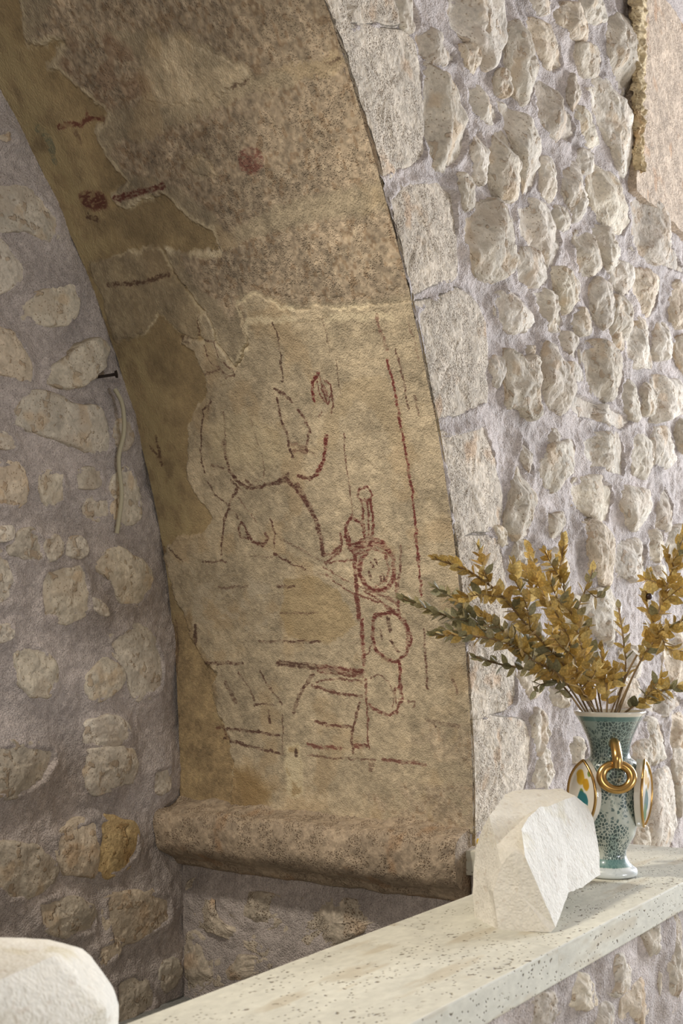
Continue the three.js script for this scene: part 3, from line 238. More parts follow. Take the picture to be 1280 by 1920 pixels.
// ---------------------------------------------------------------- fresco soffit
const YB = -0.36, YT = 1.24;
const reg = {}; for (const k in REGIONS) reg[k] = pairs(REGIONS[k]).map(([d, y]) => [(d < 0.05 ? -0.08 : d) * DEPTH, y]);
const SW = 360, SH = 840, sdf = {};
for (const k in reg) {
  const a = sdf[k] = new Float32Array(SW * SH).fill(0.2), P = reg[k], b = bounds(P);
  for (let j = 0; j < SH; j++) { const y = lerp(YB, YT, j / (SH - 1)); if (y < b[1] - 0.05 || y > b[3] + 0.05) continue; for (let i = 0; i < SW; i++) { const x = lerp(-0.03, 1.03, i / (SW - 1)) * DEPTH; if (x < b[0] - 0.05 || x > b[2] + 0.05) continue; a[j * SW + i] = sdPoly(P, x, y); } }
}
function sd(k, d, Y) {
  const fx = clamp((d + 0.03) / 1.06 * (SW - 1), 0, SW - 1.001), fy = clamp((Y - YB) / (YT - YB) * (SH - 1), 0, SH - 1.001), i = Math.floor(fx), j = Math.floor(fy), a = sdf[k], u = fx - i, v = fy - j, q = j * SW + i;
  return lerp(lerp(a[q], a[q + 1], u), lerp(a[q + SW], a[q + SW + 1], u), v);
}
const jointLines = JOINTS.map(([a, w]) => [pairs(a).map(([d, y]) => [d * DEPTH, y]), w]);
const sdLine = (L, x, y) => { let m = 1e9; for (let i = 0; i + 1 < L.length; i++) { const ex = L[i + 1][0] - L[i][0], ey = L[i + 1][1] - L[i][1], wx = x - L[i][0], wy = y - L[i][1], t = clamp((wx * ex + wy * ey) / (ex * ex + ey * ey)); m = Math.min(m, Math.hypot(wx - ex * t, wy - ey * t)); } return m; };
const wob = (x, y, s, a) => a * (1.6 * fbm2(x * 45, y * 45, s, 4) + 0.9 * fbm2(x * 190, y * 190, s + 2, 2) - 1.25) * 2;
const FW = 1024, FH = 2048, paint = new Float32Array(FW * FH), tone = new Float32Array(FW * FH);
for (const st of STROKES) {                             // dry brush strokes of the drawing
  const [w, t, al] = st, P = pairs(st.slice(3)), hw = w * 0.0005 * 1.3;
  for (let i = 0; i + 1 < P.length; i++) {
    const ax = P[i][0] * DEPTH, ay = P[i][1], bx = P[i + 1][0] * DEPTH, by = P[i + 1][1], m = hw * 2 + 0.003;
    const i0 = Math.max(0, Math.floor(((Math.min(ax, bx) - m) / DEPTH + 0.03) / 1.06 * FW)), i1 = Math.min(FW - 1, Math.ceil(((Math.max(ax, bx) + m) / DEPTH + 0.03) / 1.06 * FW)), j0 = Math.max(0, Math.floor((Math.min(ay, by) - m - YB) / (YT - YB) * FH)), j1 = Math.min(FH - 1, Math.ceil((Math.max(ay, by) + m - YB) / (YT - YB) * FH));
    for (let j = j0; j <= j1; j++) for (let k = i0; k <= i1; k++) {
      const x = ((k + 0.5) / FW * 1.06 - 0.03) * DEPTH, y = YB + (j + 0.5) / FH * (YT - YB), d = sdLine([[ax, ay], [bx, by]], x + wob(x * 2, y * 2, 301, 0.0022), y + wob(x * 2, y * 2, 305, 0.0022));
      if (d > hw * 1.4) continue;
      const dry = step(0.46, 0.64, fbm2(x * 150, y * 420, 311, 3) * 0.75 + fbm2(x * 70, y * 70, 313, 2) * 0.4), v = al * step(hw * 1.4, hw * 0.7, d) * (0.30 + 0.70 * dry), q = j * FW + k;
      if (v > paint[q]) { paint[q] = v; tone[q] = t; }
    }
  }
}
T.soffit = texture(FW, FH, (u, v, o) => {
  const d = u * 1.06 - 0.03, Y = YB + v * (YT - YB), x = d * DEPTH, wx = d + wob(x, Y, 321, 0.004) / DEPTH, wy = Y + wob(x, Y, 325, 0.004), S = k => sd(k, wx, wy);
  const big = fbm2(x * 9, Y * 9, 331, 4), mid = fbm2(x * 40, Y * 40, 333, 4), fine = vn2(x * 700, Y * 700, 335), grit = fbm2(x * 170, Y * 170, 337, 3);
  // older smooth brown coat
  let k = 0.92 + 0.35 * (big - 0.5) + 0.28 * (mid - 0.5) + 0.12 * (grit - 0.5) + 0.06 * (fine - 0.5); o[0] = 180 * k; o[1] = 159 * k; o[2] = 122 * k;
  mix3(o, 176, 160, 122, 0.7 * step(0.80, 0.94, d + 0.1 * (mid - 0.5)) * step(0.3, 0.6, mid));
  const f = S('fresco'), r = S('rough'), m = S('mid');
  const cream = (t, dk = 1) => { const q = (0.92 + 0.26 * (big - 0.5) + 0.30 * (mid - 0.5) + 0.22 * (grit - 0.5) + 0.10 * (fine - 0.5)) * dk; mix3(o, 194 * q, 178 * q, 151 * q, t); mix3(o, 176, 152, 118, 0.4 * t * step(0.56, 0.72, fbm2(x * 16 + 4, Y * 16, 341, 4))); };
  const stone = (t) => { const q = 0.80 + 0.20 * (big - 0.5) + 0.42 * (grit - 0.5) + 0.3 * (mid - 0.5); mix3(o, 206 * q, 186 * q, 160 * q, t); mix3(o, 128, 102, 76, 0.4 * t * step(0.60, 0.72, fbm2(x * 120, Y * 120, 343, 2))); mix3(o, 206, 190, 164, 0.35 * t * step(0.62, 0.74, fbm2(x * 140 + 7, Y * 140, 345, 2))); };
  cream(0.75 * step(0.004, -0.004, m), 0.92);
  if (r < 0.004) { cream(step(0.002, -0.002, r), 0.9); const a = Math.min(S('blockA'), S('blockB'), S('blockC'), S('darkpit')); stone(step(0.006, -0.006, a)); }
  for (const [L, w] of jointLines) cream(0.85 * step(w, w * 0.5, sdLine(L, x, Y) + wob(x, Y, 347, 0.006)));
  cream(0.95 * step(0.004, -0.004, S('patch')), 1.04); cream(0.7 * step(0.004, -0.004, S('patch2')), 1.04); mix3(o, 120, 92, 72, 0.35 * step(0.01, -0.01, S('darkpit')) * step(0.5, 0.62, mid));
  if (f < 0.004) {
    cream(step(0.002, -0.002, f)); const t = step(0.002, -0.002, f);
    mix3(o, 164, 142, 104, 0.55 * t * step(0.003, -0.003, S('ochre1'))); mix3(o, 172, 154, 124, 0.5 * t * step(0.004, -0.004, S('ochre2')));
    mix3(o, 176, 165, 146, 0.55 * t * step(0.01, -0.01, S('grey1')) * step(0.42, 0.56, mid)); if (S('pit1') < 0.01) stone(0.8 * t * step(0.008, -0.01, S('pit1')) * step(0.3, 0.5, mid)); if (S('pit2') < 0.01) stone(0.6 * t * step(0.008, -0.02, S('pit2')) * step(0.35, 0.55, mid));
    if (S('scal1') < 0.01) stone(0.7 * step(0.006, -0.006, S('scal1'))); mix3(o, 206, 190, 154, 0.35 * t * step(0.01, -0.02, S('pale1')));
    mix3(o, 138, 112, 72, 0.7 * t * step(0.012, -0.02, S('stain')));
    const hz = Math.abs(((Y * 26 + 0.5 * mid) % 1) - 0.5) < 0.02 ? 0.18 : 0; mix3(o, 140, 120, 90, hz * t);
  }
  { const q = 0.95 + 0.4 * (mid - 0.5) + 0.35 * (grit - 0.5); mix3(o, 166 * q, 143 * q, 108 * q, 0.7 * step(0.008, -0.008, S('brown1') + 0.01 * (mid - 0.5))); }
  const h = S('hole'); mix3(o, 212, 198, 166, 0.8 * step(0.012, 0.002, h)); mix3(o, 150, 126, 90, 0.6 * step(0.004, -0.004, h) * step(0.4, 0.6, mid));
  // broken edges of the lime coats
  const e = Math.min(Math.abs(f + 0.001) + (d < 0.1 ? 1 : 0), Math.abs(r + 0.003) * 0.6, Math.abs(m + 0.001) + 0.001); mix3(o, 212, 198, 168, 0.75 * step(0.005, 0.001, e) * step(0.34, 0.5, fbm2(x * 25, Y * 25, 351, 2)) * step(0.93, 0.85, d) * step(0.015, 0.04, d));
  const scratch = Math.abs(((x * 60 + Y * 21 + 2.2 * big) % 1 + 1) % 1 - 0.5) < 0.012 ? 1 : 0; mix3(o, 206, 192, 160, 0.35 * scratch * step(0.84, 0.9, d));
  const q = Math.min(FH - 1, Math.floor(v * FH)) * FW + Math.min(FW - 1, Math.floor(u * FW)), p = paint[q], tn = tone[q];
  if (p > 0) { if (tn > 1.5) mix3(o, 92, 104, 92, p * 0.7); else mix3(o, lerp(76, 102, tn), lerp(56, 44, tn), lerp(46, 39, tn), p * 0.95); }
}, true, true);
T.plasterBump = texture(1024, 1024, (u, v, o) => { const b = fbm2(u * 24, v * 24, 361, 5, 24), f = vn2(u * 240, v * 240, 363, 240); o[0] = o[1] = o[2] = 255 * (0.2 + 0.45 * b + 0.25 * f); });
T.plasterBump.repeat.set(2, 4);
T.soffitStoneBump = T.pittedBump.clone(); T.soffitStoneBump.repeat.set(1.8, 4); T.soffitStoneBump.needsUpdate = true;
const plasterMat = std({ map: T.soffit, bumpMap: T.plasterBump, bumpScale: 0.004, roughness: 0.95 }), soffitStoneMat = std({ map: T.soffit, bumpMap: T.soffitStoneBump, bumpScale: 0.003, roughness: 0.97 });
{
  const NU = 240, NV = 620, base = (d, Y) => 0.006 * (fbm2(d * 9, Y * 12, 371, 3) - 0.5) + 0.0016 * (fbm2(d * 60, Y * 80, 373, 3) - 0.5);
  const uv = (d, Y) => [(d + 0.03) / 1.06, (Y - YB) / (YT - YB)];
  const point = (d, Y, h) => [...onSoffit(d, Y, h), ...uv(d, Y)];
  const g = gridGeo(NU, NV, (u, v) => { const Y = lerp(YB, CROWN - EYE, v), d = lerp(-0.022, 1, u); return point(d, Y, base(d, Y)); });
  const w = structure('wall_niche', g, plasterMat, 'curved inner face of the arch with worn plaster and red line drawing');
  // each coat or block: a relief patch that dives under the face beneath it at its outline
  const coat = (name, keys, height, mat, edge, seed, roughness, label) => {
    const P = keys.flatMap(k => reg[k]), b = bounds(P), d0 = clamp(b[0] / DEPTH - 0.02, -0.022, 1), d1 = clamp(b[2] / DEPTH + 0.02), y0 = Math.max(YB, b[1] - 0.015), y1 = Math.min(YT, b[3] + 0.015), nu = Math.max(20, Math.round((d1 - d0) * DEPTH / 0.0028)), nv = Math.max(20, Math.round((y1 - y0) / 0.0028)), inside = new Uint8Array((nu + 1) * (nv + 1));
    const gg = gridGeo(nu, nv, (u, v, i, j) => {
      const d = lerp(d0, d1, u), Y = lerp(y0, y1, v), x = d * DEPTH, wd = d + wob(x, Y, 321, 0.004) / DEPTH, wy = Y + wob(x, Y, 325, 0.004); let s = 1; for (const k of keys) s = Math.min(s, sd(k, wd, wy));
      inside[j * (nu + 1) + i] = s < 0.002 ? 1 : 0;
      return point(d, Y, base(d, Y) - 0.003 + (height + 0.003) * step(edge * 0.6, -edge, s) + roughness * (fbm2(x * 120, Y * 120, seed, 3) - 0.5) * step(0, -0.01, s));
    }, k => inside[k]);
    const m = mesh(name, gg, mat, w); if (label) m.userData.label = label; return m;
  };
  coat('plaster_coat', ['rough'], 0.0065, plasterMat, 0.003, 381, 0.002, 'rough pale plaster coat over the arch blocks');
  coat('plaster_coat', ['mid'], 0.003, plasterMat, 0.003, 383, 0.002);
  coat('arch_block', ['blockA'], 0.0070, soffitStoneMat, 0.012, 385, 0.0025, 'pitted grey-brown arch stone with a faded red spot'); coat('arch_block', ['blockB'], 0.0070, soffitStoneMat, 0.012, 387, 0.0025); coat('arch_block', ['blockC'], 0.0070, soffitStoneMat, 0.012, 389, 0.0025); coat('arch_block', ['darkpit'], 0.0070, soffitStoneMat, 0.012, 391, 0.0025);
  coat('plaster_patch', ['patch'], 0.0084, plasterMat, 0.006, 393, 0.003); coat('plaster_patch', ['patch2'], 0.0084, plasterMat, 0.006, 395, 0.003);
  coat('fresco_plaster', ['fresco'], 0.0080, plasterMat, 0.003, 397, 0.002, 'cream plaster coat with dark red line drawing of plants and roundels');
  // the other half of the vault, out of view to the left
  const L = 2 * (ARCH_F[2] - ARCH_F[0]);
  mesh('vault_plaster', gridGeo(10, 60, (u, v) => { const Y = lerp(-0.8, CROWN - EYE, v); return [L - soffitX(u, Y), Y + EYE, -u * DEPTH, u * 1.7, Y * 2.5]; }), M.render, w);
}
// jamb below the impost
{
  const all = withB(JAMB_STONES.map(a => pairs(a).map(([d, y]) => [d * DEPTH, y]))), IN = 0.012;
  const g = gridGeo(110, 70, (u, v) => { const Y = lerp(-0.80, -0.34, v), x = u * DEPTH, s = sdStones(all, x, Y), h = 0.014 * (fbm2(x * 18, Y * 18, 401, 4) - 0.5) + (s < 0.05 ? 0.006 * Math.exp(-Math.max(0, s) / 0.02) : 0), p = onSoffit(u, Y, h - IN); return [...p, x / 0.4, Y / 0.4]; });
  const w = structure('wall_jamb', g, M.mortar, 'rough stone jamb of the niche below the moulded ledge');
  for (const [P] of all) mesh('stone', stoneGeo(P, 0.014, (x, y, z) => onSoffit(x / DEPTH, y, z - IN), 0.5), M.ashlar[2], w);
}
// impost ledge under the fresco
{
  const prof = [[-0.02, -0.318], [0.0, -0.322], [0.020, -0.330], [0.045, -0.336], [0.066, -0.341], [0.076, -0.349], [0.080, -0.362], [0.081, -0.378], [0.080, -0.394], [0.077, -0.408], [0.068, -0.421], [0.052, -0.430], [0.034, -0.436], [0.018, -0.446], [0.006, -0.458], [-0.02, -0.466]];
  const c = new THREE.CatmullRomCurve3(prof.map(([a, b]) => new THREE.Vector3(a, b, 0))), N = 64, Q = c.getSpacedPoints(N);
  const g = gridGeo(190, N, (u, v) => { const d = lerp(-0.012, 1.0, u), q = Q[Math.round(v * N)], z = d * DEPTH, n = fbm3(z * 22, q.x * 30, q.y * 30, 411, 4) - 0.5, f = fbm3(z * 110, q.x * 110, q.y * 110, 415, 3) - 0.5, p = onSoffit(clamp(d), -0.36, 0), k = 1 - 0.5 * step(0.03, 0.0, d); return [p[0] - (q.x * (d < 0.03 ? lerp(0.82, 1, step(-0.012, 0.03, d)) : 1) + 0.014 * n + 0.006 * f), q.y + EYE + 0.014 * n * k + 0.004 * f, -z + 0.004 * f, z / 0.4, v * 0.6]; });
  const end = Q.map((q, i) => i), pts = []; const p0 = g.attributes.position, U = []; const V0 = []; for (let j = 0; j <= N; j++) { const k = j * 191; V0.push([p0.getX(k), p0.getY(k), p0.getZ(k)]); }
  const cap = new THREE.BufferGeometry(), cp = [], cu = [], ci = []; for (const v of V0) { cp.push(...v); cu.push(v[0] / 0.4, v[1] / 0.4); } cp.push(0.05, EYE - 0.39, V0[0][2]); cu.push(0.1, 1.11 / 0.4); for (let j = 0; j < N; j++) ci.push(j, j + 1, N + 1); cap.setAttribute('position', new THREE.Float32BufferAttribute(cp, 3)); cap.setAttribute('uv', new THREE.Float32BufferAttribute(cu, 2)); cap.setIndex(ci); cap.computeVertexNormals();
  structure('trim_1', mergeGeometries([g, cap]), M.impost, 'rounded rough stone ledge under the painted plaster');
}
// room shell and the niche sill
structure('floor', boxGeo(-6.1, 4.1, -0.1, 0, -0.8, 5.1, 0.6), M.floor, 'pale stone floor of the room');
structure('ceiling', boxGeo(-6.1, 4.1, 3.6, 3.7, -0.9, 5.1), M.render, 'plain plaster ceiling of the room');
structure('wall_left', boxGeo(-6.2, -6.1, 0, 3.6, -0.3, 5.1), M.render, 'plain plaster side wall of the room');
structure('sill_niche', boxGeo(-3.9, 0.12, 0.66, 0.765, -0.72, 0.19), std({ map: T.mortar, bumpMap: T.mortarBump, bumpScale: 0.002, color: new THREE.Color(0.55, 0.60, 0.58) }), 'grey stone sill at the bottom of the niche');
{
  // the two walls with openings; a runs along the wall, t through it (0 at the inner face)
  const part = (wall, a0, a1, y0, y1, t0, t1) => wall === 'right' ? boxGeo(4.1 + t0, 4.1 + t1, y0, y1, a0, a1) : boxGeo(a0, a1, y0, y1, 4.9 + t0, 4.9 + t1);
  WINDOWS.forEach((o, i) => {
    const [A0, A1] = o.wall === 'right' ? [-0.3, 5.1] : [-6.1, 4.1], a0 = o.at - o.w / 2, a1 = o.at + o.w / 2, y0 = o.y - o.h / 2, y1 = o.y + o.h / 2, f = 0.05, P = (...q) => part(o.wall, ...q);
    structure(`wall_${o.wall}`, mergeGeometries([P(A0, a0, 0, 3.6, 0, 0.2), P(a1, A1, 0, 3.6, 0, 0.2), P(a0, a1, 0, y0, 0, 0.2), P(a0, a1, y1, 3.6, 0, 0.2)]), M.render, i ? 'plain plaster wall across the room with a low window' : 'plain plaster end wall with a tall window');
    const w = structure(`window_${i + 1}`, mergeGeometries([P(a0, a1, y1 - f, y1, 0.06, 0.1), P(a0, a1, y0, y0 + f, 0.06, 0.1), P(a0, a0 + f, y0, y1, 0.06, 0.1), P(a1 - f, a1, y0, y1, 0.06, 0.1), P(o.at - 0.02, o.at + 0.02, y0, y1, 0.06, 0.1)]), std({ color: new THREE.Color(0.3, 0.25, 0.2), roughness: 0.6 }), i ? 'low wide window in the wall across the room' : 'tall window in the end wall of the room');
    mesh('pane', P(a0, a1, y0, y1, 0.11, 0.12), new THREE.MeshStandardMaterial({ color: 0x222222, emissive: new THREE.Color(...DAY), emissiveIntensity: 2 }), w);
    const l = new THREE.RectAreaLight(new THREE.Color(...DAY), o.power, o.w - 0.1, o.h - 0.1); if (o.wall === 'right') { l.position.set(4.14, o.y, o.at); l.lookAt(0, o.y, o.at); } else { l.position.set(o.at, o.y, 4.94); l.lookAt(o.at, o.y, 0); } scene.add(l);
  });
}
LAMPS.forEach((o, i) => {
  const g = group('ceiling_spot', i ? 'added unseen warm lamp in the room that brightens the arch soffit' : 'warm spotlight hanging under the vault of the niche', 'lamp'), [x, y, z] = o.at; g.position.set(x, y, z);
  const head = new THREE.Group(); const dir = new THREE.Vector3(o.to[0] - x, o.to[1] - y, o.to[2] - z).normalize(), q = new THREE.Quaternion().setFromUnitVectors(new THREE.Vector3(0, -1, 0), dir);
  const shell = new THREE.LatheGeometry([[0.0, 0.10], [0.025, 0.10], [0.035, 0.07], [0.05, 0.0], [0.046, 0.0], [0.03, 0.07], [0, 0.075]].map(p => new THREE.Vector2(...p)), 32); shell.applyQuaternion(q); mesh('lamp_shade', shell, std({ color: 0x222222, roughness: 0.5, metalness: 0.6 }), g);
  const bulb = new THREE.SphereGeometry(0.022, 20, 12); bulb.translate(0, 0.04, 0); bulb.applyQuaternion(q); mesh('bulb', bulb, new THREE.MeshStandardMaterial({ emissive: new THREE.Color(...WARM), emissiveIntensity: 8, color: 0x888888 }), g);
  const rod = new THREE.CylinderGeometry(0.008, 0.008, (i ? 3.6 : 2.93) - y - 0.06, 12); rod.translate(0, ((i ? 3.6 : 2.93) - y - 0.06) / 2 + 0.06, 0); mesh('rod', rod, std({ color: 0x222222, roughness: 0.5, metalness: 0.6 }), g);
  const l = new THREE.SpotLight(new THREE.Color(...WARM), o.power, 0, o.angle, 0.7, 2); l.position.set(x + dir.x * 0.03, y + dir.y * 0.03, z + dir.z * 0.03); l.target.position.set(...o.to); l.castShadow = true; l.shadow.radius = o.size; scene.add(l, l.target);
});

// ---------------------------------------------------------------- parapet and its coping
{
  const g = mergeGeometries([boxGeo(-3.3, 0.21, 0, 1.092, 0.2, 0.395), boxGeo(0.012, 0.21, 0, 1.092, 0.012, 0.2)]);
  const w = structure('wall_parapet', g, M.mortar, 'low rubble wall under the travertine coping'); const all = withB(pst);
  mesh('mortar_face', gridGeo(220, 90, (u, v) => { const x = lerp(-1.3, 0.21, u), y = lerp(0.75, 1.092, v), d = sdStones(all, x, y); return [x, y, 0.402 + 0.012 * (fbm2(x * 24, y * 24, 421, 4) - 0.5) + (d < 0.05 ? 0.006 * Math.exp(-Math.max(d, 0) / 0.015) : 0), x / 0.4, y / 0.4]; }), M.mortar, w);
  pst.forEach((P, i) => mesh('stone', stoneGeo(P, 0.014, (x, y, z) => [x, y, 0.402 + z], 0.5), M.lime[i % 7], w));
  const s = new THREE.Shape([[-3.4, 0.187], [0, 0.187], [0, 0.004], [0.222, 0.004], [0.222, 0.42], [-3.4, 0.42]].map(p => new THREE.Vector2(p[0], -p[1])));
  const e = new THREE.ExtrudeGeometry(s, { depth: 0.039, bevelEnabled: true, bevelThickness: 0.002, bevelSize: 0.002, bevelOffset: -0.002, bevelSegments: 2 }); e.rotateX(-Math.PI / 2); e.translate(0, 1.094, 0);
  const m = mesh('coping_slab', triUV(e, 0.6), M.trav); m.userData = { label: 'long cream travertine coping slab with dark pores on the low wall', category: 'slab' };
}
// ---------------------------------------------------------------- marble chunks
const CHUNK_FACES = [[26, 24, 20, 3, 2, 1, 27], [19, 24, 26], [20, 21, 22, 23, 10, 9, 8, 7, 6, 5, 4, 3], [14, 19, 24, 20, 21, 22, 23, 10, 11, 12, 13], [14, 15, 16, 17, 18, 0, 1, 27, 26, 19], [18, 28, 0], [0, 28, 1], [1, 28, 2], [2, 28, 3], [3, 28, 4], [4, 28, 5], [18, 25, 28], [5, 28, 25], [5, 25, 6], [6, 25, 7], [7, 25, 8], [8, 25, 9], [9, 25, 10], [10, 25, 11], [11, 25, 12], [12, 25, 13], [13, 25, 14], [14, 25, 15], [15, 25, 16], [16, 25, 17], [17, 25, 18]];
function subdivide(g, n) { if (g.index) g = g.toNonIndexed(); for (let k = 0; k < n; k++) { const p = g.attributes.position, o = []; const a = new THREE.Vector3(), b = new THREE.Vector3(), c = new THREE.Vector3(); for (let i = 0; i < p.count; i += 3) { a.fromBufferAttribute(p, i); b.fromBufferAttribute(p, i + 1); c.fromBufferAttribute(p, i + 2); const ab = a.clone().add(b).multiplyScalar(0.5), bc = b.clone().add(c).multiplyScalar(0.5), ca = c.clone().add(a).multiplyScalar(0.5); for (const [x, y, z] of [[a, ab, ca], [ab, b, bc], [ca, bc, c], [ab, bc, ca]]) o.push(...x.toArray(), ...y.toArray(), ...z.toArray()); } g = new THREE.BufferGeometry(); g.setAttribute('position', new THREE.Float32BufferAttribute(o, 3)); } return g; }
function facesGeo(P, faces) { const o = []; for (const f of faces) { const c = [0, 0, 0]; for (const i of f) for (let k = 0; k < 3; k++) c[k] += P[i][k] / f.length; if (f.length === 3) { o.push(...P[f[0]], ...P[f[1]], ...P[f[2]]); continue; } f.forEach((i, n) => o.push(...P[i], ...P[f[(n + 1) % f.length]], ...c)); } const g = new THREE.BufferGeometry(); g.setAttribute('position', new THREE.Float32BufferAttribute(o, 3)); return g; }
function chunk(P, seed, amp, floorY, faces) {
  let g = faces ? facesGeo(P, faces) : new ConvexGeometry(P.map(p => new THREE.Vector3(...p))); g.deleteAttribute('uv'); g.deleteAttribute('normal'); g = subdivide(g, 4);
  const c = new THREE.Vector3(); for (const p of P) c.add(new THREE.Vector3(...p)); c.multiplyScalar(1 / P.length);
  const p = g.attributes.position, v = new THREE.Vector3(), o = new THREE.Vector3(); for (let i = 0; i < p.count; i++) { v.fromBufferAttribute(p, i); o.copy(v).sub(c).normalize(); v.addScaledVector(o, amp * (fbm3(v.x * 22, v.y * 22, v.z * 22, seed, 3) - 0.55) + amp * 0.3 * (fbm3(v.x * 110, v.y * 110, v.z * 110, seed + 5, 2) - 0.5)); p.setXYZ(i, v.x, Math.max(v.y, floorY), v.z); }
  g = mergeVertices(g, 1e-5); g = toCreasedNormals(g, 0.6); const n = g.attributes.normal.clone(); triUV(g, 0.3); g.setAttribute('normal', n); return g;
}
{ const m = mesh('marble_block', chunk(CHUNK, 431, 0.007, 1.1345, CHUNK_FACES), M.marble); m.userData = { label: 'broken white marble block standing beside the green vase', category: 'stone block' }; }
{ const m = mesh('marble_block', chunk(NEARCHUNK, 437, 0.004, 1.1345), M.marble); m.userData = { label: 'white marble lump in the lower left corner, out of focus', category: 'stone block' }; }

// ---------------------------------------------------------------- vase
T.glaze = texture(1024, 1024, (u, v, o) => {
  const px = 52, cells = worley(u * px + 0.5 * fbm2(u * 40, v * 40, 441, 2, 40), v * 46 + 0.5 * fbm2(u * 40 + 9, v * 40, 443, 2), 445, 0), a = fbm2(u * 8, v * 7, 447, 4, 8), top = step(0.62, 0.8, v), edge = cells[1] - cells[0];
  o[0] = 188; o[1] = 194; o[2] = 184; mix3(o, 128, 152, 146, 0.7 * top); mix3(o, 110, 142, 138, 0.5 * step(0.58, 0.72, a)); 
  const dark = step(0.14, 0.34 - 0.1 * top, edge) * step(0.36, 0.54, a + 0.25 * (cells[2] - 0.5) + 0.12 * top); mix3(o, lerp(34, 70, cells[2]), lerp(54, 92, cells[2]), lerp(54, 92, cells[2]), 0.9 * dark);
  mix3(o, 84, 122, 120, 0.9 * step(0.945, 0.955, v)); mix3(o, 92, 130, 128, 0.85 * step(0.062, 0.066, v) * step(0.112, 0.106, v)); mix3(o, 206, 212, 214, 0.9 * step(0.064, 0.060, v)); mix3(o, 222, 214, 198, step(0.975, 0.98, v));
}, true);
T.petal = texture(256, 256, (u, v, o) => { o[0] = 226; o[1] = 220; o[2] = 208; const b = (x, y, r, c) => { const d = Math.hypot((u - x), (v - y) * 1.0) + 0.06 * (fbm2(u * 9, v * 9, 451, 2) - 0.5); mix3(o, ...c, step(r, r - 0.03, d)); }; b(0.45, 0.72, 0.13, [214, 168, 40]); b(0.62, 0.62, 0.10, [198, 150, 34]); b(0.5, 0.50, 0.07, [120, 140, 60]); b(0.5, 0.36, 0.18, [40, 112, 120]); b(0.45, 0.22, 0.14, [70, 128, 74]); b(0.7, 0.8, 0.06, [110, 130, 50]); }, true);
const glaze = new THREE.MeshPhysicalMaterial({ map: T.glaze, roughness: 0.35, clearcoat: 1, clearcoatRoughness: 0.06, side: THREE.DoubleSide }), gold = new THREE.MeshStandardMaterial({ color: new THREE.Color(0.55, 0.34, 0.12), metalness: 1, roughness: 0.28 }), white = new THREE.MeshPhysicalMaterial({ color: 0xd9d6cc, roughness: 0.3, clearcoat: 1, clearcoatRoughness: 0.08 });
